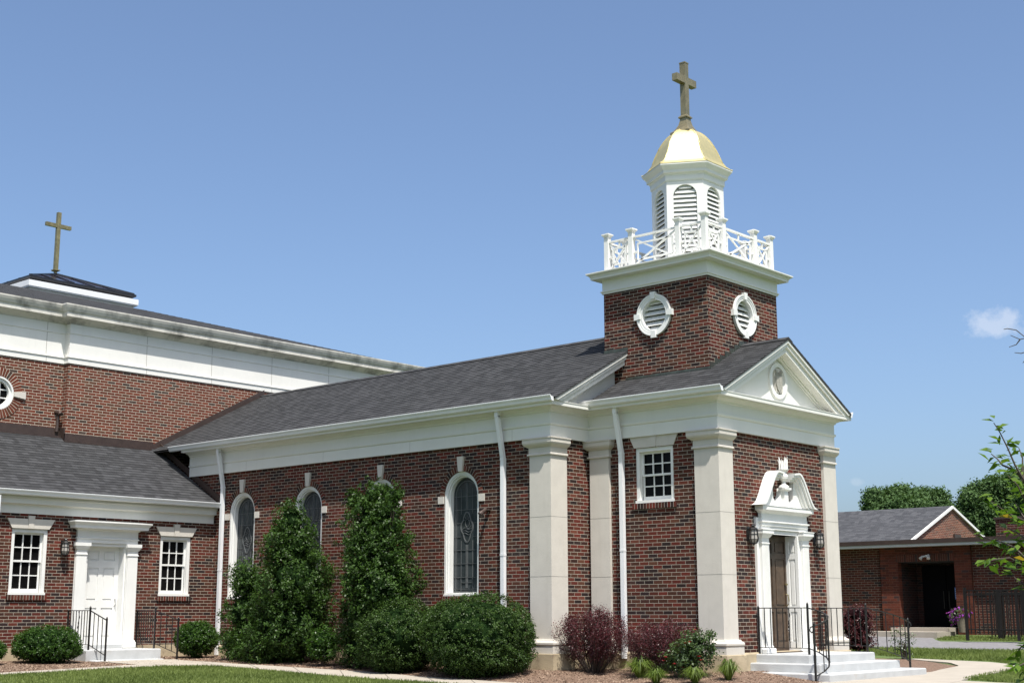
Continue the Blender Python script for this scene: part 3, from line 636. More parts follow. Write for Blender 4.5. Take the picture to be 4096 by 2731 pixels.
def downspout(par, x, y, ztop, zk, yw, zbot, dx=0.11, joints=(2.2,), base=True):
    m = MB(); w = 0.085
    m.bar((x-dx*0.9, y, ztop), (x-dx*0.9, y, ztop-0.16), w, 0.075, up=(0, 1, 0)); m.bar((x-dx*0.9, y, ztop-0.14), (x, yw, zk), w, 0.07, up=(0, 1, 0)); m.bar((x, yw, zk+0.02), (x, yw, zbot), w, 0.075, up=(0, 1, 0))
    o = m.build('downspout', M_GUT, par)
    for z in joints+(zk,): j = MB(); j.box(x-w/2-0.004, x+w/2+0.004, yw-0.043, yw+0.04, z-0.02, z+0.02); j.build('bracket', M_GUT, o)
downspout(chapel, -2.15, FY0+0.08, 4.75, 3.84, -0.01, 0.1, 0.0, (2.05,)); downspout(chapel, -4.12, NY0+0.08, 4.75, 3.80, -1.14, 0.1, 0.0, (1.99,)); downspout(chapel, -12.93, NY0+0.08, 4.75, 3.80, -1.14, 0.0, 0.0, (1.9,))
# side window of the front block
w = sash_window(chapel, fS, -1.87, -1.02, 2.95, 3.92, 0.08, 3.42, 0.07)
lintel(w, fS, -1.89, -1.00, 3.925, 4.128, 0.10, 4.128, 0.09); bricksill(w, fS, -1.90, -1.0, 2.895)
for k, c in enumerate(WINX): arched_window(chapel, fN, c, HW, WZ0, WZS, k+3)
# ---- entrance doorcase
dc = MB(); fD = FR((0, 0, 0), (0, 1, 0), (1, 0, 0))
for s_ in (-1, 1):
    a = 2.1+s_*0.50; b = 2.1+s_*0.92
    fD.box(dc, min(a, b), max(a, b), 0.20, 2.42, -0.30, -0.01)
fD.box(dc, 1.18, 3.02, 2.33, 2.62, -0.30, -0.012)
fD.box(dc, 1.6, 2.6, 2.33, 2.34, -0.30, 0.0)
door_case = dc.build('doorcase', M_WHITE, chapel)
for s_ in (-1, 1):
    p = MB(); c = 2.1+s_*0.72; u0, u1 = c-0.115, c+0.115
    fD.box(p, u0, u1, 0.31, 2.145, -0.01, 0.045)
    for k in range(7): a = u0+0.022+k*0.0285; fD.box(p, a, a+0.014, 0.34, 2.12, 0.045, 0.053)
    p.molding([(-0.01, u0), (0.045, u0), (0.045, u1), (-0.01, u1)], [(0.0, 2.14), (0.015, 2.145), (0.015, 2.165), (0.002, 2.17), (0.002, 2.25), (0.02, 2.26), (0.06, 2.32), (0.075, 2.33), (0.075, 2.39), (0.085, 2.395), (0.085, 2.41), (-0.02, 2.412)][::1])
    p.molding([(-0.01, u0), (0.045, u0), (0.045, u1), (-0.01, u1)], [(0.0, 0.20), (0.05, 0.20), (0.05, 0.27), (0.04, 0.29), (0.02, 0.30), (0.012, 0.33), (0.0, 0.335)])
    p.build('fluted_pilaster', M_WHITE, door_case)
e = MB(); pa = [(-0.03, 1.30), (0.03, 1.30), (0.03, 2.90), (-0.03, 2.90)]
e.molding(pa, [(-0.02, 2.41), (0.0, 2.412), (0.0, 2.47), (0.02, 2.475), (0.02, 2.53), (0.045, 2.54), (0.045, 2.56), (0.01, 2.57), (0.01, 2.70), (0.03, 2.715), (0.06, 2.74), (0.10, 2.75), (0.11, 2.76), (0.11, 2.83), (0.12, 2.835), (-0.02, 2.845)])
e.build('door_entablature', M_WHITE, door_case)
# broken swan-neck pediment
def swan(sg):
    m = MB(); N = 16; lo = []
    for k in range(N+1):
        t = k/N; off = 0.92-0.56*t; z = 2.85+0.63*(0.5-0.5*math.cos(math.pi*min(1, t*1.0)))**0.85
        lo.append((off, z))
    lo = [(1.02, 2.83), (0.97, 2.85)]+[(a-0.0, b+0.02) for a, b in lo[1:]]+[(0.28, 3.49), (0.18, 3.48)]
    up = lo; dn = [(a-0.02 if a > 0.4 else a, b-0.10) for a, b in lo]; dn[0] = (0.98, 2.80)
    def layer(d0, d1, o1):
        pts = []
        for i in range(len(lo)):
            a = lo[max(i-1, 0)]; b = lo[min(i+1, len(lo)-1)]; dx, dz = b[0]-a[0], b[1]-a[1]; L = math.hypot(dx, dz); n_ = (dz/L, -dx/L)
            if n_[1] > 0: n_ = (-n_[0], -n_[1])
            if n_[0] > 0 and i < 4: n_ = (0, -1)
            pts.append((lo[i][0]+n_[0]*d0, max(lo[i][1]+n_[1]*d0, 2.84), lo[i][0]+n_[0]*d1, max(lo[i][1]+n_[1]*d1, 2.84)))
        for q0, q1 in zip(pts, pts[1:]):
            A = [(2.1+sg*q0[0], q0[1]), (2.1+sg*q1[0], q1[1]), (2.1+sg*q1[2], q1[3]), (2.1+sg*q0[2], q0[3])]
            fr = fD
            def P_(p, o): return fr.P(p[0], p[1], o)
            F = [P_(A[0], o1), P_(A[1], o1), P_(A[2], o1), P_(A[3], o1)]; B = [P_(A[i], -0.055) for i in range(4)]
            m.poly(F if sg < 0 else F[::-1]); m.poly([B[0], B[1], F[1], F[0]], smooth=True); m.poly([F[3], F[2], B[2], B[3]], smooth=True)
        q = pts[-1]; A = [(2.1+sg*q[0], q[1]), (2.1+sg*q[2], q[3])]
        m.poly([fD.P(*A[0], -0.055), fD.P(*A[1], -0.055), fD.P(*A[1], o1), fD.P(*A[0], o1)])
        q = pts[0]; A = [(2.1+sg*q[0], q[1]), (2.1+sg*q[2], q[3]+0.0)]
        m.poly([fD.P(*A[0], -0.055), fD.P(*A[1], -0.055), fD.P(*A[1], o1), fD.P(*A[0], o1)])
    layer(0, 0.035, 0.19); layer(0.035, 0.075, 0.165); layer(0.075, 0.115, 0.12); layer(0.115, 0.15, 0.07)
    return m.build('swan_neck_scroll', M_WHITE, door_case)
swan(-1); swan(1)
m = MB(); tyb = [(1.25, 2.83), (2.95, 2.83), (2.74, 3.05), (2.60, 3.30), (2.52, 3.38), (2.48, 3.30), (2.46, 3.12), (2.46, 3.0), (2.41, 2.95), (2.31, 2.95), (2.22, 3.04), (2.175, 3.2), (2.025, 3.2), (1.98, 3.04), (1.89, 2.95), (1.79, 2.95), (1.74, 3.0), (1.74, 3.12), (1.72, 3.30), (1.68, 3.38), (1.60, 3.30), (1.46, 3.05)]
fD.prism(m, tyb, -0.055, 0.03); m.box(-0.055, 0.10, 2.03, 2.17, 2.845, 3.2); m.build('pediment_panel', M_WHITE, door_case)
m = MB(); m.molding([(0.0, 2.03), (0.10, 2.03), (0.10, 2.17), (0.0, 2.17)], [(0, 3.14), (0.02, 3.15), (0.045, 3.17), (0.045, 3.205), (-0.05, 3.21)])
m.lathe((0.05, 2.1, 0), [(0.10, 3.21), (0.09, 3.24), (0.045, 3.27), (0.035, 3.32), (0.05, 3.335), (0.085, 3.37), (0.095, 3.42), (0.06, 3.47), (0.055, 3.50), (0.10, 3.535), (0.105, 3.55), (0.06, 3.555)], 18)
u = m.build('urn', M_WHITE, door_case)
m = MB()
for k in range(9):
    t = 2*math.pi*k/9; r = 0.065; c0 = Vector((0.05+r*math.cos(t), 2.1+r*math.sin(t), 3.55)); h = 0.19 if k % 2 else 0.24
    m.tube([c0, c0+Vector((r*0.10*math.cos(t), r*0.15*math.sin(t), h*0.5)), c0+Vector((r*0.45*math.cos(t+0.4), r*0.45*math.sin(t+0.4), h))], [0.026, 0.018, 0.002], 6)
m.build('flame_finial', M_WHITE, u)
# door reveal panels and the brown leaf
def panelled(fr, u0, u1, z0, z1, o, rows, cols, name, mm, par, prou=0.02, st=0.10, rail=0.10):
    m = MB(); fr.box(m, u0, u1, z0, z1, o-0.045, o-0.018)
    n = cols; pw = (u1-u0-st*(n+1))/n
    zs_ = [z0]+rows+[z1]
    for k in range(n+1): a = u0+k*(pw+st); fr.box(m, a, a+st, z0, z1, o-0.018, o)
    for zc_ in rows: 
        for k in range(n): a = u0+st+k*(pw+st); fr.box(m, a, a+pw, zc_-rail/2, zc_+rail/2, o-0.018, o-0.001)
    for k in range(n):
        a = u0+st+k*(pw+st); fr.box(m, a, a+pw, z0, z0+0.16, o-0.018, o-0.001); fr.box(m, a, a+pw, z1-0.10, z1, o-0.018, o-0.001)
        lo = z0+0.16
        for hi in [r-rail/2 for r in rows]+[z1-0.10]:
            fr.box(m, a+0.035, a+pw-0.035, lo+0.035, hi-0.035, o-0.018, o-0.004); lo = hi+rail
    return m.build(name, mm, par)
dl = panelled(fD, 1.6, 2.6, 0.22, 2.33, -0.24, [0.98, 1.95], 2, 'entrance_door', M_DOORB, chapel)
m = MB(); m.tube([(-0.235, 2.50, 1.25), (-0.19, 2.50, 1.24), (-0.175, 2.50, 1.14), (-0.19, 2.50, 1.06), (-0.235, 2.50, 1.04)], 0.011, 6); m.lathe((-0.22, 2.50, 1.42), [(0.03, 0), (0.03, 0.03)], 10); m.build('handle', M_BRASS, dl)
fRv = FR((0, 2.6, 0), (-1, 0, 0), (0, -1, 0))
panelled(fRv, -0.02, 0.24, 0.22, 2.33, 0.045, [0.98, 1.95], 1, 'reveal_panel', M_WHITE, door_case, st=0.06)
m = MB(); m.box(-0.30, 0.02, 1.6, 2.6, 0.16, 0.215); m.build('threshold', M_DOORB, door_case)

# ---- steeple (parts of the chapel)
TX, TY, TH = -1.935, 2.1, 1.245
m = MB(); oval = [( -1.97, 6.63), (2.16, 6.63)]
for fr, c in ((FR((0, TY-TH, 0), (1, 0, 0), (0, -1, 0)), TX), (FR((TX+TH, 0, 0), (0, 1, 0), (1, 0, 0)), TY), (FR((0, TY+TH, 0), (1, 0, 0), (0, 1, 0)), TX), (FR((TX-TH, 0, 0), (0, 1, 0), (-1, 0, 0)), TY)):
    fr.panel(m, rect(c-TH, c+TH, 5.2, 7.28), [ring(c, 6.61, 0.30, 0.31, 32)], 0.16)
tower = m.build('tower', MB_WALL, chapel)
for fr, c in ((FR((0, TY-TH, 0), (1, 0, 0), (0, -1, 0)), TX), (FR((TX+TH, 0, 0), (0, 1, 0), (1, 0, 0)), TY)):
    cz = 6.61; f = MB()
    ovalring(f, fr, c, cz, (0.285, 0.30), (0.335, 0.35), -0.14, 0.03); ovalring(f, fr, c, cz, (0.335, 0.35), (0.39, 0.405), -0.01, 0.04); ovalring(f, fr, c, cz, (0.378, 0.39), (0.402, 0.415), -0.01, 0.052)
    vt = f.build('oval_vent', M_WHITE, tower)
    for t in range(4):
        a = t*math.pi/2; ca, sa = math.cos(a), math.sin(a); k = MB()
        def rot_(u_, v_): return (c+ca*v_-sa*u_, cz+sa*v_+ca*u_)
        fr.prism(k, [rot_(-0.045, 0.315), rot_(0.045, 0.315), rot_(0.062, 0.455), rot_(-0.062, 0.455)], -0.01, 0.066); k.build('keystone', M_WHITE, vt)
    l = MB()
    for k in range(6):
        z = cz-0.25+k*0.105; hw = 0.285*math.sqrt(max(0.02, 1-((z-cz)/0.30)**2)); hw = min(hw+0.02, 0.29)
        l.obox(fr.P(c, z, -0.085), fr.u*hw, (fr.n*0.036+Vector((0, 0, -0.046))), (fr.n*0.004+Vector((0, 0, 0.0045))))
    l.build('louvre', M_WHITE, vt)
    d = MB(); fr.prism(d, ring(c, cz, 0.30, 0.31, 24), -0.16, -0.15); d.build('vent_back', M_DARK, vt)
TQ = [(TX-TH, TY-TH), (TX+TH, TY-TH), (TX+TH, TY+TH), (TX-TH, TY+TH)]
m = MB(); m.molding(TQ, [(-0.1, 7.21), (0.03, 7.21), (0.03, 7.235), (0.05, 7.25), (0.05, 7.27), (0.02, 7.275), (0.02, 7.285), (0.02, 7.50), (0.19, 7.505), (0.19, 7.545), (0.20, 7.55), (0.21, 7.575), (0.25, 7.60), (0.26, 7.615), (0.26, 7.635), (-0.2, 7.66)], closed=True)
m.poly([(p[0]+(0.2 if p[0] < TX else -0.2), p[1]+(0.2 if p[1] < TY else -0.2), 7.66) for p in TQ])
m.build('tower_cornice', M_CREAM, chapel)
# weathered copper flashing where the tower meets the roofs
fl = MB(); yb = TY-TH; zr = EZ+SL*(yb-FY0)
fl.box(-2.66, TX+TH+0.012, yb-0.012, yb+0.01, zr-0.03, zr+0.055)
zn = EZ+SL*(yb-NY0); fl.box(TX-TH-0.012, -2.60, yb-0.012, yb+0.01, zn-0.03, zn+0.07)
n = 7
for sg in (1,):
    for k in range(n):
        y0 = yb+(YR-yb)*k/n; y1 = yb+(YR-yb)*(k+1)/n; z0 = EZ+SL*(y0-FY0)
        FR((TX+TH, 0, 0), (0, 1, 0), (1, 0, 0)).prism(fl, [(y0, z0-0.03), (y1, z0+SL*(y1-y0)-0.03), (y1, z0+SL*(y1-y0)+0.05), (y0, z0+SL*(y1-y0)+0.05)], 0, 0.012+0.002*(k % 2))
        ya, yb2 = 2*YR-y1, 2*YR-y0
        FR((TX+TH, 0, 0), (0, 1, 0), (1, 0, 0)).prism(fl, [(ya, z0+SL*(y1-y0)-0.03), (yb2, z0-0.03), (yb2, z0+SL*(y1-y0)+0.05), (ya, z0+SL*(y1-y0)+0.05)], 0, 0.012+0.002*(k % 2))
fl.build('flashing', M_COPPER, chapel)
# balustrade
bal = MB(); H = 1.18; ZB = 7.645
bal.molding([(TX-H, TY-H), (TX+H, TY-H), (TX+H, TY+H), (TX-H, TY+H)], [(-0.05, ZB), (0.05, ZB), (0.05, ZB+0.03), (-0.05, ZB+0.03)], closed=True)
balu = bal.build('balustrade', M_WHITE, chapel)
posts = set()
for sx in (-1, 1):
    for sy in (-1, 1): posts |= {(sx*H, sy*H), (sx*0.57, sy*H), (sx*H, sy*0.57)}
for (a, b) in sorted(posts):
    m = MB(); x, y = TX+a, TY+b; m.box(x-0.052, x+0.052, y-0.052, y+0.052, ZB+0.03, 8.39)
    m.molding([(x-0.052, y-0.052), (x+0.052, y-0.052), (x+0.052, y+0.052), (x-0.052, y+0.052)], [(-0.02, 8.39), (0, 8.392), (0.01, 8.41), (0.035, 8.44), (0.035, 8.468), (0.01, 8.475), (-0.052, 8.50)], closed=True)
    m.build('post', M_WHITE, balu)
def railpanel(p, q):
    p, q = Vector(p), Vector(q); d = (q-p); L = d.length; d.normalize(); m = MB()
    def B(a, b, w=0.032): m.bar(p+d*a[0]+Vector((0, 0, a[1])), p+d*b[0]+Vector((0, 0, b[1])), 0.030, w, up=(0, 0, 1))
    e0, e1 = 0.052, L-0.052; zt, zb = 8.29, ZB+0.03
    m.bar(p+d*e0+Vector((0, 0, zt)), p+d*e1+Vector((0, 0, zt)), 0.055, 0.038)
    zi0, zi1 = zb+0.13, zt-0.15; ui0, ui1 = e0+0.10, e1-0.10
    B((ui0, zi0), (ui1, zi0)); B((ui0, zi1), (ui1, zi1)); 
    m.bar(p+d*ui0+Vector((0, 0, zi0)), p+d*ui0+Vector((0, 0, zi1)), 0.028, 0.03, up=tuple(d)); m.bar(p+d*ui1+Vector((0, 0, zi0)), p+d*ui1+Vector((0, 0, zi1)), 0.028, 0.03, up=tuple(d))
    B((e0, zb+0.02), (e1, zt-0.03)); m.bar(p+d*e0+Vector((0, 0, zt-0.03)), p+d*e1+Vector((0, 0, zb+0.02)), 0.024, 0.032, up=(0, 0, 1))
    mid = (e0+e1)/2; zm = (zi0+zi1)/2
    for z0, z1 in ((zb, zi0), (zi1, zt-0.02)): m.bar(p+d*mid+Vector((0, 0, z0)), p+d*mid+Vector((0, 0, z1)), 0.028, 0.03, up=tuple(d))
    B((e0, zm), (ui0, zm)); B((ui1, zm), (e1, zm))
    m.build('lattice_panel', M_WHITE, balu)
for s_ in (-1, 1):
    for (a, b) in ((-H, -0.57), (-0.57, 0.57), (0.57, H)):
        railpanel((TX+a, TY+s_*H, 0), (TX+b, TY+s_*H, 0)); railpanel((TX+s_*H, TY+a, 0), (TX+s_*H, TY+b, 0))
# belfry: six-sided lantern with louvred arches
A0 = R(-30); RB = 0.735; ap = RB*math.cos(R(30)); FWd = RB
bf = MB(); fcs = []
for k in range(6):
    an = R(-60+60*k); n_ = Vector((math.cos(an), math.sin(an), 0)); u_ = Vector((-math.sin(an), math.cos(an), 0))
    fr = FR(Vector((TX, TY, 0))+n_*ap, u_, n_); fcs.append(fr)
    fr.panel(bf, rect(-FWd/2, FWd/2, 7.66, 9.55), [arch(-0.235, 0.235, 7.80, 9.13, 18)], 0.10)
bf.lathe((TX, TY, 0), [(RB+0.045, 7.66), (RB+0.045, 7.78), (RB, 7.80)], 6, A0, smooth=False, cap=False)
belf = bf.build('belfry', M_WHITE, chapel)
for fr in fcs:
    l = MB(); z = 7.84
    while z < 9.33:
        hw = 0.235 if z < 9.13 else math.sqrt(max(0.235**2-(z-9.13)**2, 0.0009)); l.obox(fr.P(0, z, -0.055), fr.u*(hw), fr.n*0.026+Vector((0, 0, -0.042)), fr.n*0.004+Vector((0, 0, 0.006))); z += 0.093
    l.build('louvre', M_WHITE, belf)
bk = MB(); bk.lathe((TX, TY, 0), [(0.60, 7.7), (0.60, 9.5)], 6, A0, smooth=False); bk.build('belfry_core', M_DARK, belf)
m = MB(); m.lathe((TX, TY, 0), [(RB-0.02, 9.44), (RB+0.02, 9.45), (RB+0.03, 9.475), (RB+0.03, 9.56), (RB+0.065, 9.60), (RB+0.10, 9.605), (RB+0.105, 9.66), (RB+0.125, 9.68), (RB+0.18, 9.735), (RB+0.195, 9.75), (RB+0.195, 9.775), (0.5, 9.80)], 6, A0, smooth=False); m.build('belfry_cornice', M_WHITE, belf)
m = MB(); pr = [(0.935, 9.775), (0.935, 9.79), (0.88, 9.81), (0.80, 9.87), (0.74, 9.95), (0.695, 10.05), (0.655, 10.15), (0.61, 10.25), (0.565, 10.34), (0.51, 10.43), (0.45, 10.51), (0.385, 10.58), (0.31, 10.64), (0.2, 10.69)]
for i in range(len(pr)-1):
    for k in range(6):
        t0, t1 = A0+math.pi*k/3, A0+math.pi*(k+1)/3
        def q(r, t, z): return (TX+r*math.cos(t), TY+r*math.sin(t), z)
        m.poly([q(pr[i][0], t0, pr[i][1]), q(pr[i][0], t1, pr[i][1]), q(pr[i+1][0], t1, pr[i+1][1]), q(pr[i+1][0], t0, pr[i+1][1])])
dome = m.build('dome', M_GOLD, chapel)
for k in range(6):   # standing seams along the hips
    m = MB(); t = A0+math.pi*k/3; m.tube([(TX+(r+0.004)*math.cos(t), TY+(r+0.004)*math.sin(t), z+0.004) for r, z in pr[1:]], 0.009, 5); m.build('seam', M_GOLD, dome)
m = MB()
def sq(prof): m.molding([(TX-0.001, TY-0.001), (TX+0.001, TY-0.001), (TX+0.001, TY+0.001), (TX-0.001, TY+0.001)], prof, closed=True)
sq([(0.0, 10.60), (0.23, 10.62), (0.23, 10.66), (0.18, 10.70), (0.14, 10.76), (0.105, 10.83), (0.082, 10.93), (0.08, 10.98), (0.105, 10.985), (0.105, 11.01), (0.088, 11.025), (0.08, 11.04), (0.06, 11.05)])
m.box(TX-0.066, TX+0.066, TY-0.066, TY+0.066, 11.04, 12.20); m.box(TX-0.073, TX+0.073, TY-0.073, TY+0.073, 12.185, 12.21)
m.box(TX-0.064, TX+0.064, TY-0.35, TY-0.066, 11.735, 11.885); m.box(TX-0.064, TX+0.064, TY+0.066, TY+0.35, 11.735, 11.885)
m.build('cross', M_VERD, chapel)

# ------------------------------------------------------------------ SIDE WING
wing = thing('side_wing', 'low brick wing with white side door between two sash windows under a shingle roof', 'building', (-14.5, -5, 0))
XW = -13.26; fW = FR((XW, 0, 0), (0, 1, 0), (1, 0, 0))
m = MB(); fW.panel(m, rect(-14, -1.07, 0.25, 3.05), [rect(-2.55, -1.74, 1.33, 2.64), rect(-6.14, -5.33, 1.33, 2.66), rect(-4.40, -3.42, 0.25, 2.42), rect(-9.7, -8.9, 1.33, 2.66)], 0.3)
m.build('wall', MB_WALL, wing)
m = MB(); m.box(-15.6, XW+0.03, -14, -1.12, -0.5, 0.25); m.build('foundation', M_FOUND, wing)
m = MB(); m.molding([(XW, -14), (XW, -1.14)], [(-0.1, 2.97), (0.02, 2.97), (0.02, 3.14), (0.05, 3.16), (0.12, 3.17), (0.12, 3.27), (0.15, 3.275), (0.15, 3.33), (-0.1, 3.34)]); m.build('eave_boards', M_CREAM, wing)
m = MB(); SW = 0.577
courses(m, (XW+0.22, -14, 3.40), (XW+0.22, -1.14, 3.40), (-15.9, -14, 3.40+SW*(XW+0.22+15.9)), (-15.9, -1.14, 3.40+SW*(XW+0.22+15.9)))
m.poly([(XW+0.22, -14, 3.36), (XW+0.22, -1.14, 3.36), (-15.9, -1.14, 4.87), (-15.9, -14, 4.87)]); m.poly([(XW+0.22, -14, 3.36), (XW+0.22, -14, 3.41), (XW+0.22, -1.14, 3.41), (XW+0.22, -1.14, 3.36)])
m.build('roof', M_SH, wing)
gutter(wing, (XW+0.215, -14, 3.43), (XW+0.215, -1.16, 3.43))
m = MB(); fl2 = FR((0, -1.085, 0), (1, 0, 0), (0, -1, 0)); fl2.prism(m, [(XW+0.2, 3.43), (-15.6, 3.43+SW*(15.6+XW+0.2)), (-15.6, 3.58+SW*(15.6+XW+0.2)), (XW+0.2, 3.58)], 0, 0.03); m.build('flashing', M_BRONZE, wing)
for (u0, u1, k) in ((-2.55, -1.74, 2.92), (-6.14, -5.33, 2.94), (-9.7, -8.9, 2.94)):
    w = sash_window(wing, fW, u0, u1, 1.36, 2.64 if k == 2.92 else 2.66, 0.07, 2.0, 0.075); lintel(w, fW, u0-0.015, u1+0.015, k-0.275, k-0.075, 0.12, k-0.01, 0.09, 0.03); bricksill(w, fW, u0, u1, 1.305)
m = MB(); m.box(XW+0.09, XW+0.19, -6.68, -6.58, 0.2, 2.9); m.box(XW+0.09, XW+0.28, -6.68, -6.58, 2.9, 3.3); m.build('downspout', M_GUT, wing)
# white door and surround
dc = MB(); XD = XW
for s_ in (-1, 1):
    c = -3.915+s_*0.63; fW.box(dc, c-0.13, c+0.13, 0.2, 2.42, -0.28, 0.02)
fW.box(dc, -4.4, -3.42, 2.36, 2.60, -0.28, 0.015); fW.box(dc, -3.47, -3.40, 0.2, 2.36, -0.28, 0.0); fW.box(dc, -4.42, -4.36, 0.2, 2.36, -0.28, 0.0)
dcase = dc.build('doorcase', M_WHITE, wing)
for s_ in (-1, 1):
    c = -3.915+s_*0.63; u0, u1 = c-0.125, c+0.125; p = MB(); fW.box(p, u0, u1, 0.36, 2.165, 0.02, 0.06)
    pa = [(XW+0.02, u0), (XW+0.06, u0), (XW+0.06, u1), (XW+0.02, u1)]
    p.molding(pa, [(0, 2.16), (0.015, 2.165), (0.015, 2.185), (0.002, 2.19), (0.002, 2.27), (0.02, 2.28), (0.05, 2.34), (0.06, 2.35), (0.06, 2.42), (-0.02, 2.422)])
    p.molding(pa, [(0, 0.2), (0.035, 0.2), (0.035, 0.30), (0.02, 0.33), (0.01, 0.36), (0, 0.365)]); p.build('pilaster', M_WHITE, dcase)
e = MB(); e.molding([(XW+0.0, -4.66), (XW+0.05, -4.66), (XW+0.05, -3.17), (XW+0.0, -3.17)], [(-0.02, 2.42), (0, 2.422), (0, 2.50), (0.02, 2.505), (0.02, 2.53), (0.0, 2.54), (0, 2.68), (0.03, 2.70), (0.04, 2.72), (0.16, 2.725), (0.165, 2.78), (0.18, 2.80), (0.22, 2.85), (0.22, 2.87), (-0.05, 2.90)]); e.build('door_hood', M_WHITE, dcase)
dl = panelled(fW, -4.36, -3.46, 0.27, 2.37, -0.20, [1.13, 1.98], 2, 'side_door', M_WHITE, wing, st=0.11, rail=0.16)
m = MB(); m.tube([(XW-0.2, -3.53, 1.25), (XW-0.15, -3.53, 1.24), (XW-0.145, -3.53, 1.12), (XW-0.2, -3.53, 1.08)], 0.012, 6); m.build('handle', M_CHROME, dl)
m = MB(); m.box(XW-0.3, XW+0.05, -4.42, -3.40, 0.19, 0.27); m.build('threshold', M_CONC, dcase)

# ------------------------------------------------------------------ SANCTUARY (tall building)
san = thing('sanctuary', 'tall red brick sanctuary with deep white stone entablature, hipped shingle roof and glass lantern', 'building', (-22, 0, 0))
XT = -15.65; XR = -15.85
m = MB(); FR((XT, 0, 0), (0, 1, 0), (1, 0, 0)).panel(m, rect(-3.71, 8.0, 3.0, 6.80), [], 0.2)
FR((XR, 0, 0), (0, 1, 0), (1, 0, 0)).panel(m, rect(-15, -3.71, 3.0, 6.80), [ring(-5.32, 5.86, 0.385, 0.385, 40)], 0.2)
FR((0, -3.71, 0), (1, 0, 0), (0, -1, 0)).panel(m, rect(XR, XT, 3.0, 6.80), [], 0.2)
m.box(-32, XT, 7.9, 8.0, 0.2, 6.8); m.build('wall', MB_NEW, san)
m = MB(); SP = [(XR, -15), (XR, -3.71), (XT, -3.71), (XT, 8.0), (-32, 8.0)]
m.molding(SP, [(-0.1, 6.73), (0.025, 6.73), (0.025, 6.85), (0.045, 6.865), (0.045, 6.885), (0.0, 6.90), (0.0, 7.44), (0.018, 7.45), (0.018, 7.475), (0.0, 7.48), (0.0, 7.68), (-0.1, 7.69)]); m.build('frieze', M_CAST, san)
m = MB(); m.molding(SP, [(-0.1, 7.682), (0.01, 7.682), (0.05, 7.72), (0.13, 7.76), (0.25, 7.80), (0.25, 7.90), (0.28, 7.93), (0.31, 8.0), (0.33, 8.06), (0.33, 8.09), (-0.1, 8.10)]); m.build('cornice', M_CASTD, san)
m = MB()
for z0, z1, o in ((6.90, 7.44, 0.0015), (7.48, 7.68, 0.0015), (6.73, 6.85, 0.0265)):
    for y in (-9, -6.6, -4.2, -1.6, 0.35, 2.3, 4.3, 6.2):
        m.box(XT if y > -3.71 else XR, (XT if y > -3.71 else XR)+o, y, y+0.012, z0, z1)
m.build('joint', plainjoint, san)
# hipped roof
LX0, LX1, LY0, LY1, LZ = -25.0, -21.5, -1.70, 1.84, 9.80
def hipz(d): return 8.09+0.272*d
ex, ey1, ey0, bx = XR+0.31, 8.1, -15.0, -31.0
m = MB()
courses(m, (ex, ey0, 8.10), (ex, ey1, 8.10), (LX1+0.1, LY0-4, LZ), (LX1+0.1, LY1, LZ), 0.0015, 0.16)
courses(m, (bx, ey0, 8.10), (ex, ey0, 8.10), (LX0, LY0, LZ), (LX1+0.1, LY0-4, LZ), 0.008, 0.3)
m.poly([(LX1+0.1, LY0-4, LZ), (LX1+0.1, LY1, LZ), (LX0, LY1, LZ), (LX0, LY0, LZ)])
courses(m, (ex, ey1, 8.10), (bx, ey1, 8.10), (LX1+0.1, LY1, LZ), (LX0, LY1, LZ), 0.008, 0.16)
m.build('roof', M_SH, san)
m = MB(); LP = [(LX0, LY0), (LX1, LY0), (LX1, LY1), (LX0, LY1)]
m.molding(LP, [(-0.12, 9.5), (-0.12, 9.5), (-0.10, 9.89), (-0.02, 9.90), (-0.02, 9.93), (0.0, 9.935), (0.0, 10.10), (-0.3, 10.11)], closed=True); lant = m.build('lantern_kerb', M_GUT, san)
m = MB(); lc = ((LX0+LX1)/2, (LY0+LY1)/2); ZA = 10.86
m.molding(LP, [(-0.25, 10.11), (-0.18, 10.115), (-0.05, 10.19), (-0.05, 10.25), (-0.25, 10.27)], closed=True)
E_ = [(LX0+0.1, LY0+0.1), (LX1-0.1, LY0+0.1), (LX1-0.1, LY1-0.1), (LX0+0.1, LY1-0.1)]
for k in range(4):
    a, b = E_[k], E_[(k+1) % 4]
    m.bar((*a, 10.26), (*lc, ZA), 0.10, 0.06)
    for t in (0.2, 0.4, 0.6, 0.8):
        p0 = Vector((a[0]+(b[0]-a[0])*t, a[1]+(b[1]-a[1])*t, 10.26)); s2 = min(t, 1-t)*2
        mid = Vector(((a[0]+b[0])/2, (a[1]+b[1])/2, 10.26)); p1 = p0+(Vector((*lc, ZA))-mid)*s2; m.bar(p0, p1, 0.06, 0.04)
m.build('lantern_bars', plain('black_aluminium', (0.012, 0.012, 0.014), 0.35), lant)
m = MB()
for k in range(4): a, b = E_[k], E_[(k+1) % 4]; m.poly([(*a, 10.25), (*b, 10.25), (*lc, ZA-0.01)])
m.build('lantern_glass', M_SKYL, lant)
m = MB(); bx_, by_ = lc
m.lathe((bx_, by_, 0), [(0.05, ZA-0.05), (0.05, ZA+0.06), (0.14, ZA+0.10), (0.14, ZA+0.125), (0.06, ZA+0.13)], 4, math.pi/4, smooth=False)
zt = PY(240, 852, by_).z
# cross heights from the sight lines
P_top = (CAM+ray(240, 852)*((bx_-CAM.x)/ray(240, 852).x)).z
P_arm = (CAM+ray(235, 905)*((bx_-CAM.x)/ray(235, 905).x)).z
m.box(bx_-0.055, bx_+0.055, by_-0.055, by_+0.055, ZA+0.12, P_top)
m.box(bx_-0.05, bx_+0.05, by_-0.41, by_-0.055, P_arm-0.055, P_arm+0.055); m.box(bx_-0.05, bx_+0.05, by_+0.055, by_+0.41, P_arm-0.055, P_arm+0.055)
m.build('cross', M_BRASS, san)
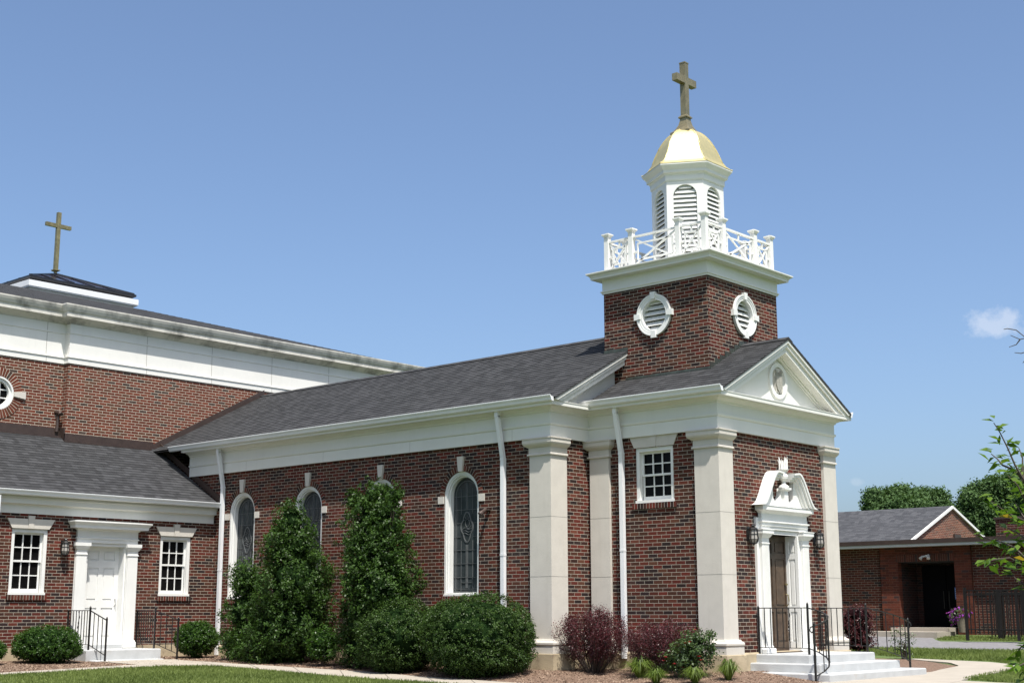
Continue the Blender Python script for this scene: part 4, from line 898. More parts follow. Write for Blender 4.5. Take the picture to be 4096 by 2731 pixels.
# round window at the left edge
fR = FR((XR, 0, 0), (0, 1, 0), (1, 0, 0)); rc = (-5.32, 5.86)
m = MB(); ovalring(m, fR, *rc, (0.285, 0.285), (0.385, 0.385), -0.15, -0.03); ovalring(m, fR, *rc, (0.345, 0.345), (0.385, 0.385), -0.10, 0.01)
for k in range(1, 3): z = rc[1]-0.285+0.57*k/3; hw = math.sqrt(0.285**2-(z-rc[1])**2); fR.box(m, rc[0]-hw, rc[0]+hw, z-0.012, z+0.012, -0.13, -0.09)
for k in range(1, 3): y = rc[0]-0.285+0.57*k/3; hw = math.sqrt(0.285**2-(y-rc[0])**2); fR.box(m, y-0.012, y+0.012, rc[1]-hw, rc[1]+hw, -0.128, -0.092)
rw = m.build('round_window', M_WHITE, san)
m = MB(); fR.prism(m, ring(*rc, 0.30, 0.30, 40), -0.17, -0.12); m.build('glass', M_GLASS, rw)
m = MB(); archedge(m, fR, rc[0], rc[1], 0.385, 0.59, 0.012, 0.0, 2*math.pi, 64); m.build('brick_ring', MB_NEWS, rw)
for ca, sa in ((1, 0), (-1, 0)):
    m = MB(); fR.prism(m, [(rc[0]+ca*p-sa*q, rc[1]+sa*p+ca*q) for p, q in ((0.385, -0.05), (0.665, -0.085), (0.665, 0.085), (0.385, 0.05))], -0.01, 0.05); m.build('keystone', M_STONE, rw)
# flashings against wing and chapel roofs
def wroofz(x): return 3.40+SW*(XW+0.22-x)
m = MB(); z = wroofz(XT); m.box(XT-0.02, XT+0.03, -3.74, -1.30, z-0.05, z+0.16); z2 = wroofz(XR); m.box(XR-0.02, XR+0.03, -15, -3.74, z2-0.05, z2+0.17); m.box(XR, XT+0.03, -3.745, -3.715, z-0.05, z2+0.17)
m.box(XT+0.03, XT+0.12, -3.76, -1.4, z-0.06, z-0.015); m.box(XR+0.03, XR+0.14, -15, -3.76, z2-0.07, z2-0.02)
fr = FR((XT, 0, 0), (0, 1, 0), (1, 0, 0))
def nz(y): return EZ+SL*(y-NY0)
fr.prism(m, [(NY0, nz(NY0)-0.02), (YR, nz(YR)-0.02), (YR, nz(YR)+0.15), (NY0-0.05, nz(NY0)+0.13)], 0, 0.035); m.build('flashing', M_BRONZE, san)
m = MB(); a = PX(237, 1655, XR+0.10); m.tube([(XR, a.y-0.03, a.z+0.05), (XR+0.13, a.y, a.z+0.02), (XR+0.17, a.y, a.z-0.02)], 0.055, 10); m.tube([(XR+0.06, a.y, a.z-0.03), (XR+0.06, a.y-0.02, a.z-0.42)], 0.04, 8); m.build('scupper_pipe', M_BRONZE, san)

# ------------------------------------------------------------------ steps
es = thing('entrance_steps', 'pale painted concrete entrance steps, three risers, in front of the chapel door', 'steps', (0.8, 2.1, 0))
def slab(x0, x1, y0, y1, z0, z1, name='step'):
    m = MB(); r = 0.018; pa = [(x0, y0), (x1, y0), (x1, y1), (x0, y1)]
    m.molding(pa, [(0, z0), (0, z1-r), (-r*0.3, z1-r*0.3), (-r, z1)], closed=True); m.poly([(x0+r, y0+r, z1), (x1-r, y0+r, z1), (x1-r, y1-r, z1), (x0+r, y1-r, z1)]); return m
slab(-0.04, 1.05, 1.02, 3.42, -0.5, 0.195).build('landing', M_CONC, es); slab(-0.06, 1.36, 0.82, 3.78, -0.5, 0.048).build('step', M_CONC, es); slab(-0.08, 1.70, 0.54, 4.15, -0.5, -0.1).build('step', M_CONC, es)
ws = thing('side_steps', 'low concrete landing and step before the white side door', 'steps', (-12.7, -3.9, 0))
slab(-13.22, -12.32, -4.85, -3.05, -0.5, 0.19).build('landing', M_CONC, ws); slab(-13.2, -12.12, -4.75, -3.10, -0.5, -0.015).build('step', M_CONC, ws)

# ------------------------------------------------------------------ railings
def railing(name, label, grp, W0, A, Bp, h=0.80, hb=0.11, n1=7, n2=4, curl=None, lb=None, M=None):
    """W0 wall end, A upper post foot, Bp lower post foot (world points)"""
    W0, A, Bp = Vector(W0), Vector(A), Vector(Bp)
    t = thing(name, label, 'railing', tuple(A), grp); U = Vector((0, 0, 1)); r = MB()
    low_h = lb or h*0.93
    Mp = Vector(M) if M else A.lerp(Bp, 0.5); zM = h*0.99 if not M else h*0.9
    top = [W0+U*h, A+U*h]
    for k in range(1, 7):
        f = k/6; q = A*(1-f)**2+Mp*2*f*(1-f)+Bp*f*f; top.append(q+U*(h*(1-f)+low_h*f))
    for a, b in zip(top, top[1:]): r.bar(a, b, 0.034, 0.016)
    if curl:
        c = Vector(curl); P0 = top[-1]; pts = [P0, P0+c*0.6+U*-0.02, P0+c*0.8+U*-0.07, P0+c*0.4+U*-0.11, P0+c*0.1+U*-0.08]; r.tube(pts, 0.012, 6)
    r.build('top_rail', M_IRON, t)
    r = MB(); bot = [W0+U*hb, A+U*hb]+[A*(1-k/6)**2+Mp*2*(k/6)*(1-k/6)+Bp*(k/6)**2+U*hb for k in range(1, 7)]
    for a, b in zip(bot, bot[1:]): r.bar(a, b, 0.025, 0.012)
    r.build('bottom_rail', M_IRON, t)
    for k in range(1, n1):
        p = W0.lerp(A, k/n1); b = MB(); b.bar(p+U*hb, p+U*h, 0.013, 0.013); b.build('baluster', M_IRON, t)
    for k in range(1, n2):
        f = k/n2; p = A*(1-f)**2+Mp*2*f*(1-f)+Bp*f*f; zt = h+(low_h-h)*f; b = MB(); b.bar(p+U*hb, p+U*(zt-0.005), 0.013, 0.013); b.build('baluster', M_IRON, t)
    for p, q, hh in ((W0, 0.0, h), (A, 0.0, h+0.05), (Bp, 0.05, low_h+0.03)):
        b = MB(); b.bar(p+U*(-q if q else 0.0), p+U*hh, 0.030, 0.030); b.lathe(tuple(p+U*hh), [(0.018, 0), (0.022, 0.015), (0.004, 0.045)], 8); b.build('post', M_IRON, t)
    # twisted ribbon bar hanging from the rail
    return t
rl = railing('iron_railing', 'black iron handrail on the near side of the entrance steps', 'railings of the entrance steps', (0.0, 1.13, 0.195), (0.98, 1.16, 0.195), (1.50, 0.44, -0.24), h=0.80, n1=8, n2=6, curl=(-0.09, -0.02, 0), lb=0.93, M=(1.72, 1.12, -0.02))
rr = railing('iron_railing', 'black iron handrail on the far side of the entrance steps', 'railings of the entrance steps', (0.0, 3.32, 0.195), (0.95, 3.34, 0.195), (1.40, 4.12, -0.10), h=0.80, n1=8, n2=6, curl=(0.05, 0.05, 0), lb=0.84, M=(1.55, 3.5, 0.05))
wl = railing('iron_railing', 'thin black iron handrail left of the white side door', 'railings of the side door', (-13.2, -4.78, 0.19), (-12.45, -4.72, 0.19), (-12.08, -4.55, -0.03), h=0.80, n1=8, n2=4, lb=0.82)
wr = railing('iron_railing', 'thin black iron handrail right of the white side door', 'railings of the side door', (-13.2, -3.10, 0.19), (-12.45, -3.14, 0.19), (-12.08, -2.80, -0.03), h=0.80, n1=8, n2=4, lb=0.82)
def ribbon(t, p, L, nm='ribbon'):
    m = MB(); p = Vector(p); pts = []
    N = 22; prev = None
    for k in range(N+1):
        f = k/N; a = f*math.pi*5; c = p+Vector((0.012*math.sin(f*9), 0.02*math.sin(f*5), -L*f)); s_ = Vector((math.cos(a), math.sin(a), 0))*0.012
        if prev: m.poly([prev[0], prev[1], c+s_, c-s_]); 
        prev = (c-s_, c+s_)
    m.tube([p+Vector((0, 0.02*math.sin(5), -L)), p+Vector((0.01, 0.02, -L-0.04)), p+Vector((0.03, 0.05, -L-0.02))], 0.005, 5)
    m.build(nm, M_IRON, t)
ribbon(rl, (0.62, 1.12, 1.0), 0.56); ribbon(wl, (-12.85, -4.75, 0.98), 0.5)

# ------------------------------------------------------------------ wall lanterns
def lantern(loc, n_, label, grp):
    loc = Vector(loc); n_ = Vector(n_); t = thing('wall_lantern', label, 'lamp', tuple(loc), grp)
    u_ = Vector((-n_.y, n_.x, 0)); fr = FR(loc, u_, n_)
    m = MB(); fr.prism(m, [(-0.04, -0.10), (0.04, -0.10), (0.05, 0.0), (0.04, 0.14), (-0.04, 0.14), (-0.05, 0.0)], 0, 0.02); m.tube([fr.P(0, 0.08, 0.02), fr.P(0, 0.13, 0.06), fr.P(0, 0.12, 0.11)], 0.010, 6); m.build('bracket', M_IRON, t)
    c = fr.P(0, 0, 0.125); m = MB(); m.lathe((c.x, c.y, c.z), [(0.085, 0.075), (0.085, 0.09), (0.06, 0.115), (0.03, 0.13), (0.03, 0.145), (0.05, 0.15), (0.035, 0.17), (0.008, 0.19)], 8, smooth=False); m.build('cap', M_IRON, t)
    m = MB(); pr_ = [(0.072, 0.08), (0.088, -0.09), (0.062, -0.16), (0.02, -0.175)]
    for k in range(8):
        a = 2*math.pi*k/8; pp = [(c.x+r*math.cos(a), c.y+r*math.sin(a), c.z+z) for r, z in pr_]
        for p, q in zip(pp, pp[1:]): m.bar(p, q, 0.009, 0.009)
    for r, z in pr_[1:3]+[(0.079, 0.0)]:
        for k in range(8): a, b = 2*math.pi*k/8, 2*math.pi*(k+1)/8; m.bar((c.x+r*math.cos(a), c.y+r*math.sin(a), c.z+z), (c.x+r*math.cos(b), c.y+r*math.sin(b), c.z+z), 0.008, 0.008)
    m.lathe((c.x, c.y, c.z), [(0.012, -0.20), (0.02, -0.185), (0.006, -0.17)], 8); m.build('cage', M_IRON, t)
    m = MB(); m.lathe((c.x, c.y, c.z), [(0.054, -0.155), (0.080, -0.088), (0.065, 0.078)], 8, smooth=False); m.build('glass', M_FROST, t)
    return t
lantern((-0.06, 0.96, 2.30), (1, 0, 0), 'black caged wall lantern left of the entrance door, nearest the corner pilaster', 'wall lanterns beside the entrance door')
lantern((-0.06, 3.32, 2.30), (1, 0, 0), 'black caged wall lantern right of the entrance door', 'wall lanterns beside the entrance door')
lantern((XW, -4.98, 2.31), (1, 0, 0), 'black wall lantern between left sash window and white side door', None)
fl_ = thing('floodlight', 'small bronze floodlight on the nave wall beside the downspout', 'lamp', (-4.55, -1.07, 2.86))
m = MB(); m.lathe((-4.55, -1.09, 2.85), [(0.05, 0), (0.05, 0.015)], 10); m.tube([(-4.55, -1.07, 2.86), (-4.55, -1.17, 2.84)], 0.02, 8); m.build('arm', M_BRONZE, fl_)
m = MB(); m.tube([(-4.55, -1.15, 2.87), (-4.56, -1.26, 2.80), (-4.57, -1.30, 2.76)], [0.03, 0.045, 0.055], 10); m.build('lamp_head', M_BRONZE, fl_)

# ------------------------------------------------------------------ background hall
YB = 16.0
hall = thing('church_hall', 'low brick hall behind the chapel with recessed dark doorway and shingled gable roof', 'building', (-4, 18, 0.3))
fH = FR((0, YB, 0), (1, 0, 0), (0, -1, 0)); oL = PY(3598, 2300, YB).x+0.0; oLb = PY(3626, 2500, YB).x; oR = PY(3824, 2300, YB).x; oT = PY(3700, 2245, YB).z; fb = PY(3600, 2186, YB).z; jL = PY(3532, 2400, YB).x; jR = PY(3893, 2300, YB).x
m = MB(); fH.panel(m, rect(-14, jL, 0.2, fb+0.05), [], 0.2); fH.panel(m, rect(jR, 6, 0.2, fb+0.05), [], 0.2); m.build('wall', MB_FAR, hall)
m = MB(); fH2 = FR((0, YB-0.08, 0), (1, 0, 0), (0, -1, 0)); fH2.panel(m, rect(jL, jR, 0.2, fb+0.05), [rect(oL, oR, 0.2, oT)], 0.22); m.box(jL-0.0, jL+0.01, YB-0.08, YB+0.05, 0.2, fb); m.box(jR-0.01, jR, YB-0.08, YB+0.05, 0.2, fb)
m.build('porch_wall', MB_FARO, hall)
m = MB(); zz = oT; FR((0, YB-0.085, 0), (1, 0, 0), (0, -1, 0)).box(m, oL-0.02, oR+0.02, oT, oT+0.20, -0.05, 0.012); m.build('brick_lintel', brick('soldier_course', FARB, (0.16, 0.1, 0.07), w=0.0677, soldier=True), hall)
m = MB(); m.box(oL-0.2, oR+0.2, YB+1.06, YB+1.12, 0.2, oT+0.05); m.box(oL-0.06, oL-0.001, YB+0.14, YB+1.06, 0.2, oT+0.05); m.box(oR+0.001, oR+0.06, YB+0.14, YB+1.06, 0.2, oT+0.05); m.build('recess_wall', brick('shade_darkened_brick', [(0, (0.014, 0.010, 0.010)), (0.3, (0.034, 0.012, 0.009)), (0.7, (0.026, 0.011, 0.009))], (0.07, 0.055, 0.045), mt=0.008, var=0.2), hall)  # brick colour darkened to stand for the deep shade inside the recess
m = MB(); m.box(oL-0.06, oR+0.06, YB-0.07, YB+1.12, oT-0.012, oT+0.05); m.build('porch_ceiling', M_CEIL_SHADE, hall)  # ceiling colour made dark to carry the shade under the porch
m = MB(); a_, b_ = PY(3692, 2400, YB+1.0).x, oR-0.02
for k in range(2): 
    u0 = a_+(b_-a_)*k/2; m.box(u0+0.02, u0+(b_-a_)/2-0.005, YB+1.00, YB+1.04, 0.52, oT-0.1)
dd = m.build('double_door', M_BLK, hall)
m = MB(); 
for k in (-1, 1): m.box((a_+b_)/2+k*0.08-0.012, (a_+b_)/2+k*0.08+0.012, YB+0.96, YB+0.98, 1.0, 1.5)
m.build('handle', M_IRON, dd)
m = MB(); m.box(-14, 6, YB-0.42, YB+3.5, fb-0.02, fb+0.05); fa = m.build('soffit', plain('fascia_white', (0.42, 0.42, 0.40), 0.6), hall)
m = MB(); m.box(-14, 6, YB-0.44, YB+3.5, fb+0.05, fb+0.17); m.build('fascia', M_BRONZE, hall)
xg = -4.4; ga, gb_, gc = PX(3625, 2168, xg), PX(3807, 2022, xg), PX(3940, 2146, xg)
ymid = (ga.y+gc.y)/2; gz0 = (ga.z+gc.z)/2-0.05; gy0, gy1 = gb_.y-(gc.y-gb_.y)*1.12, gc.y
m = MB(); FR((xg-0.03, 0, 0), (0, 1, 0), (1, 0, 0)).prism(m, [(ga.y, fb+0.08), (gc.y, fb+0.08), (gc.y, gc.z-0.1), (gb_.y, gb_.z-0.05), (ga.y, ga.z-0.1)], -0.2, 0); m.build('gable_wall', MB_FARP, hall)
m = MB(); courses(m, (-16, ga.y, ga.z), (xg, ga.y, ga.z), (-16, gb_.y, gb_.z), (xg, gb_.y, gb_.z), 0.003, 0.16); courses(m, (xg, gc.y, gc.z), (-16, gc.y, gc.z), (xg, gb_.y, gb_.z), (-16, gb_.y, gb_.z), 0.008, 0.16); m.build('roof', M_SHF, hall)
m = MB(); m.bar((xg+0.01, ga.y-0.1, ga.z-0.10), (xg+0.01, gb_.y, gb_.z-0.04), 0.06, 0.075); m.bar((xg+0.012, gb_.y, gb_.z-0.04), (xg+0.012, gc.y+0.1, gc.z-0.10), 0.06, 0.075); m.build('rake', M_WHITE, hall)
v = PX(3817, 2150, xg-0.1); m = MB(); m.box(xg-0.06, xg+0.02, v.y-0.22, v.y+0.22, v.z-0.14, v.z+0.10); m.build('vent', M_BRONZE, hall)
c_ = PY(4060, 2120, YB+2.5); m = MB(); m.box(c_.x-0.35, c_.x+1.6, YB+2.0, YB+3.0, 2.5, PY(4060, 2078, YB+2.5).z); hc = m.build('chimney', MB_FAR, hall); m = MB(); m.box(c_.x-0.38, c_.x+1.65, YB+1.96, YB+3.04, PY(4060, 2078, YB+2.5).z, PY(4060, 2072, YB+2.5).z+0.02); m.build('chimney_cap', M_BRONZE, hc)
m = MB(); m.box(oL-0.1, oR-0.1, YB-0.5, YB+1.05, 0.2, 0.50); m.box(jL-1.2, oR+0.1, YB-1.6, YB-0.5, 0.2, 0.40)
tag(m.build('porch_slab', M_WALK), 'pale concrete kerb and step in front of the dark hall doorway', 'step')
L_ = PY(3702, 2222, YB-0.2); hl = thing('floodlight', 'white double floodlight above the dark hall doorway', 'lamp', tuple(L_))
m = MB(); m.lathe((L_.x, YB-0.12, L_.z), [(0.05, -0.03), (0.05, 0.03)], 10); m.build('bracket', M_WHITE, hl)
for s_ in (-1, 1):
    m = MB(); m.tube([(L_.x, YB-0.14, L_.z), (L_.x+s_*0.09, YB-0.22, L_.z+0.02*s_), (L_.x+s_*0.12, YB-0.28, L_.z-0.08)], [0.02, 0.03, 0.05], 10); m.build('lamp_head', M_CHROME, hl)
sp_ = PY(3820, 2372, YB+0.3); sg_ = thing('notice_board', 'small blue notice beside the dark hall doorway', 'sign', (sp_.x, YB+0.3, sp_.z))
m = MB(); m.box(oR-0.20, oR-0.01, YB+0.3, YB+0.32, sp_.z-0.16, sp_.z+0.16); m.build('board', M_SIGN, sg_)
m = MB()
for k in range(5): m.box(oR-0.18, oR-0.03-0.02*(k % 2), YB+0.292, YB+0.30, sp_.z-0.12+k*0.055, sp_.z-0.10+k*0.055)
m.build('lettering', M_SIGNW, sg_)
# iron yard fence
fp = [PY(3870, 2540, 13.0), PY(4072, 2555, 13.0)]; zb = fp[0].z-0.02; zt_ = PY(3866, 2357, 13).z
fence = thing('iron_fence', 'black vertical-bar iron yard fence in front of the hall', 'fence', (fp[0].x, 13.0, zb))
m = MB(); xe = 3.5
for z in (zt_-0.02, zt_-0.13, zb+0.17): m.box(fp[0].x, xe, 12.985, 13.015, z-0.015, z+0.015)
m.build('rail', M_IRON, fence)
x = fp[0].x; k = 0
while x < xe:
    m = MB(); post = (k % 12 == 0); w_ = 0.032 if post else 0.012; m.box(x-w_, x+w_, 12.97 if post else 12.99, 13.03 if post else 13.01, zb-(0.1 if post else -0.06), zt_+(0.05 if post else 0.0)); m.build('post' if post else 'picket', M_IRON, fence); x += 0.108; k += 1
m = MB()
for k in range(34): m.box(fp[0].x+0.1+k*0.085, fp[0].x+0.125+k*0.085, 14.2, 14.22, 0.3, zt_-0.1)
m.box(fp[0].x+0.3, fp[0].x+0.42, 14.15, 14.27, 0.2, zt_); m.box(fp[0].x+0.95, fp[0].x+1.07, 14.15, 14.27, 0.2, zt_)
for z in (zt_-0.1, 0.45): m.box(fp[0].x+0.05, fp[0].x+3.0, 14.19, 14.23, z, z+0.03)
tag(m.build('iron_gate', M_IRON), 'second black iron fence panel standing behind the yard fence', 'gate')

# ------------------------------------------------------------------ vegetation
def leaves_mesh(name, P, N, U, L, Wd, m, parent, tint):
    """P centres, N normals, U long axes (n,3); L,Wd sizes (n,)"""
    n = len(P); N = N/np.linalg.norm(N, axis=1, keepdims=True); U = U-N*np.sum(U*N, axis=1, keepdims=True); U /= np.linalg.norm(U, axis=1, keepdims=True)+1e-9
    Sd = np.cross(N, U); L = L[:, None]; Wd = Wd[:, None]
    v = np.stack([P-U*L*0.5, P+Sd*Wd*0.5+N*L*0.06, P+U*L*0.5-N*L*0.05, P-Sd*Wd*0.5+N*L*0.06], axis=1).reshape(-1, 3)
    off = Vector((0, 0, 0))
    me = bpy.data.meshes.new(name); o = bpy.data.objects.new(name, me); C.objects.link(o)
    if parent is not None:
        o.parent = parent; t = parent
        while t.parent is not None: t = t.parent
        off = t.location
    v = (v-np.array([off.x, off.y, off.z])).astype(np.float32)
    me.vertices.add(4*n); me.vertices.foreach_set('co', v.ravel()); me.loops.add(4*n); me.loops.foreach_set('vertex_index', np.arange(4*n, dtype=np.int32))
    me.polygons.add(n); me.polygons.foreach_set('loop_start', np.arange(0, 4*n, 4, dtype=np.int32)); me.polygons.foreach_set('loop_total', np.full(n, 4, dtype=np.int32))
    me.update(calc_edges=True)
    a = me.attributes.new('tint', 'FLOAT', 'POINT'); a.data.foreach_set('value', np.repeat(tint, 4).astype(np.float32)); me.materials.append(m); return o
def rv(n): v = rng.normal(size=(n, 3)); return v/np.linalg.norm(v, axis=1, keepdims=True)
def blob_foliage(name, blobs, nclump, per, csize, leaf, m, parent, up=0.45, fill=0.55, zmin=None, sprig=1.0, low=0.0, gaps=0.0, shoots=0):
    """blobs: (cx,cy,cz,rx,ry,rz). Clumps of leaves on and in the blobs."""
    vol = np.array([b[3]*b[4]*b[5] for b in blobs])**0.67; pr_ = vol/vol.sum(); idx = rng.choice(len(blobs), nclump, p=pr_)
    B = np.array([b[:6] for b in blobs]); d = rv(nclump)
    rad = np.where(rng.random(nclump) < fill, 1.0+rng.normal(size=nclump)*0.05*sprig, rng.random(nclump)**0.4*0.95)
    # lumpy surface
    lump = 1+0.10*sprig*np.sin(d[:, 0]*7+idx)+0.08*sprig*np.sin(d[:, 1]*9+d[:, 2]*6+idx*2)
    Cn = B[idx, :3]+d*B[idx, 3:6]*(rad*lump)[:, None]; out = d/B[idx, 3:6]; out /= np.linalg.norm(out, axis=1, keepdims=True)
    if gaps: keep = (np.sin(Cn[:, 0]*6.1+1.7*np.sin(Cn[:, 2]*3.3))*np.sin(Cn[:, 2]*5.3+Cn[:, 1]*3.1+2.0*np.sin(Cn[:, 0]*2.1))) < 1-gaps; Cn, out = Cn[keep], out[keep]
    if zmin is not None: keep = Cn[:, 2] > zmin; Cn, out = Cn[keep], out[keep]
    n0 = len(Cn); P = np.repeat(Cn, per, axis=0); O = np.repeat(out, per, axis=0); n = len(P)
    ax = O*0.6+np.array([0, 0, 0.35])+rng.normal(size=(n0, 3)).repeat(per, axis=0)*0.35; ax /= np.linalg.norm(ax, axis=1, keepdims=True)
    t = rng.random(n); P = P+ax*(t[:, None]-0.3)*csize*1.3+rng.normal(size=(n, 3))*csize*0.33*(1.1-t[:, None]*0.5)
    Nn = O*0.5+np.array([0, 0, up])+rng.normal(size=(n, 3))*0.65; U = ax*0.6+rng.normal(size=(n, 3))*0.7
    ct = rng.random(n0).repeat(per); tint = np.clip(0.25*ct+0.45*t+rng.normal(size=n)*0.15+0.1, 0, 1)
    L = leaf[0]*(0.7+0.6*rng.random(n)); Wd = leaf[1]*(0.7+0.6*rng.random(n))
    if shoots:   # stray young shoots standing out of the surface
        si = rng.choice(n0, shoots); q = 12; so_ = out[si].repeat(q, axis=0)*0.6+np.array([0, 0, 0.8]); so_ /= np.linalg.norm(so_, axis=1, keepdims=True); k = np.tile(np.linspace(0, 1, q), shoots)
        ln = (0.10+0.18*rng.random(shoots)).repeat(q); Ps = Cn[si].repeat(q, axis=0)+so_*(ln*k)[:, None]+rng.normal(size=(shoots*q, 3))*0.012
        P = np.concatenate([P, Ps]); Nn = np.concatenate([Nn, rng.normal(size=(shoots*q, 3))+np.array([0, 0, 0.6])]); U = np.concatenate([U, so_+rng.normal(size=(shoots*q, 3))*0.8]); L = np.concatenate([L, leaf[0]*(1.1-0.5*k)]); Wd = np.concatenate([Wd, leaf[1]*(1.1-0.5*k)]); tint = np.concatenate([tint, np.clip(0.6+0.4*k, 0, 1)])
    return leaves_mesh(name, P, Nn, U, L, Wd, m, parent, tint)
def core(blobs, f, m, parent, name='inner_foliage'):
    g = MB()
    for b in blobs:
        n, k = 14, 9; V = []
        for j in range(k+1):
            ph = math.pi*j/k
            V.append([(b[0]+b[3]*f*math.sin(ph)*math.cos(2*math.pi*i/n)*(1+0.12*math.sin(5*i+j)), b[1]+b[4]*f*math.sin(ph)*math.sin(2*math.pi*i/n)*(1+0.12*math.sin(4*i+2*j)), b[2]+b[5]*f*math.cos(ph)) for i in range(n)])
        for j in range(k):
            for i in range(n): g.poly([V[j][i], V[j+1][i], V[j+1][(i+1) % n], V[j][(i+1) % n]], smooth=True)
    return g.build(name, m, parent)
def stems(parent, base, tips, r=0.02, m=None, name='stem'):
    g = MB()
    for tp in tips:
        b = Vector(base); t = Vector(tp); mid = b.lerp(t, 0.5)+Vector((random.uniform(-.05, .05), random.uniform(-.05, .05), 0.05)); g.tube([b+Vector((random.uniform(-.04, .04), random.uniform(-.04, .04), -0.05)), mid, t], [r, r*0.7, r*0.35], 5)
    return g.build(name, m or M_BARK, parent)
def pxblob(px, py, rpx, rpy, y0, ry=None):
    """blob on the plane y=y0 covering an image patch"""
    c = PY(px, py, y0); d = (c-CAM).dot(FW); k = d/FP; rx = rpx*k; rz = rpy*k
    return (c.x, c.y, c.z, rx, ry or rx, rz)
def shrub(label, cat, name, blobs, nclump, per, csize, leaf, m, corem, grp=None, up=0.45, sprig=1.0, fcore=0.78, **k):
    cx = sum(b[0] for b in blobs)/len(blobs); cy = sum(b[1] for b in blobs)/len(blobs); zb = gz(cx, cy)
    t = thing(name, label, cat, (cx, cy, zb), grp)
    blob_foliage('foliage', blobs, nclump, per, csize, leaf, m, t, up=up, zmin=zb+0.0, sprig=sprig, **k)
    if fcore: core(blobs, fcore, corem, t)
    stems(t, (cx, cy, zb), [(b[0]+random.uniform(-.5, .5)*b[3], b[1]+random.uniform(-.5, .5)*b[4], b[2]-b[5]*0.1) for b in blobs for _ in range(4)], 0.025)
    return t
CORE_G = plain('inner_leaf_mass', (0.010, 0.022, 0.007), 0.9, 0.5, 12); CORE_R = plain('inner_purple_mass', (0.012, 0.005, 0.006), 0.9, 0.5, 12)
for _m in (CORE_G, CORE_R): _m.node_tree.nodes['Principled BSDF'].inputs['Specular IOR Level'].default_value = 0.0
Y1 = -2.15
# two tall hollies
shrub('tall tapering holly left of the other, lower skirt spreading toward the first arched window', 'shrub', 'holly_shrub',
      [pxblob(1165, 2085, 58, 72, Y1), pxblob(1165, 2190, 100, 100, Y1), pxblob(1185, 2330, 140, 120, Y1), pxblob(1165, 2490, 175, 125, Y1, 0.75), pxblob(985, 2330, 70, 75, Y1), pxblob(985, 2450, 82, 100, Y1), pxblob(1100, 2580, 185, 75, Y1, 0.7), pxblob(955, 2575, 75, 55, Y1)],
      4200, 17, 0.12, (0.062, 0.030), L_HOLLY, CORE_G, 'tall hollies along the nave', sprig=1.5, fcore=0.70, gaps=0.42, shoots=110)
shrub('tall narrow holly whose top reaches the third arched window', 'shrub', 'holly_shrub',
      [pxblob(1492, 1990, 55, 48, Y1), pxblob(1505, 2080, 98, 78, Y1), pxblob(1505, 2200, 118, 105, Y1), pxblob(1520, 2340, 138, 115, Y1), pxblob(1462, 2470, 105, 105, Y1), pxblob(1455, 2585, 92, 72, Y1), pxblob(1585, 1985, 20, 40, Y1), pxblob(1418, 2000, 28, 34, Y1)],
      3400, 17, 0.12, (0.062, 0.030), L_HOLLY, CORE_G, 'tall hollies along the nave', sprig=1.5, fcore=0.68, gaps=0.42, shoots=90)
shrub('small light green bush between the two tall hollies', 'shrub', 'low_shrub', [pxblob(1295, 2575, 60, 60, Y1-0.2)], 340, 14, 0.08, (0.045, 0.022), L_ROUND, CORE_G)
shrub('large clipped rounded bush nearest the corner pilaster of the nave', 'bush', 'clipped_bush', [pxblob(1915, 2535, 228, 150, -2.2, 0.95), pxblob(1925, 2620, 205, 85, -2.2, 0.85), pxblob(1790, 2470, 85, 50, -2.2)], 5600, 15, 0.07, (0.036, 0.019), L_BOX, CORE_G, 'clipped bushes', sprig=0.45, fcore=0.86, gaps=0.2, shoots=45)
shrub('clipped rounded bush half hidden behind the larger one', 'bush', 'clipped_bush', [pxblob(1600, 2540, 150, 130, -2.3, 0.8), pxblob(1590, 2610, 130, 75, -2.3, 0.7)], 3800, 15, 0.07, (0.036, 0.019), L_BOX, CORE_G, 'clipped bushes', sprig=0.5, fcore=0.86, gaps=0.2, shoots=30)
def xblob(px, py, rpx, rpy, x0, ry=None):
    c = PX(px, py, x0); d = (c-CAM).dot(FW); k = d/FP; return (c.x, c.y, c.z, ry or rpx*k, rpx*k, rpy*k)
shrub('small round bush between the side door railing and the downspout', 'bush', 'round_bush', [xblob(785, 2555, 80, 64, -12.4)], 1500, 14, 0.055, (0.035, 0.018), L_ROUND, CORE_G, 'round bushes by the wing', sprig=0.35, fcore=0.88)
shrub('wide low mounded bush under the left sash window', 'bush', 'round_bush', [xblob(190, 2572, 128, 64, -12.3), xblob(190, 2600, 130, 45, -12.3)], 2400, 14, 0.055, (0.035, 0.018), L_ROUND, CORE_G, 'round bushes by the wing', sprig=0.35, fcore=0.88)
shrub('bush cut off by the left edge of the picture', 'bush', 'round_bush', [xblob(-75, 2600, 88, 45, -12.3)], 1000, 14, 0.055, (0.035, 0.018), L_ROUND, CORE_G, 'round bushes by the wing', sprig=0.35, fcore=0.88)
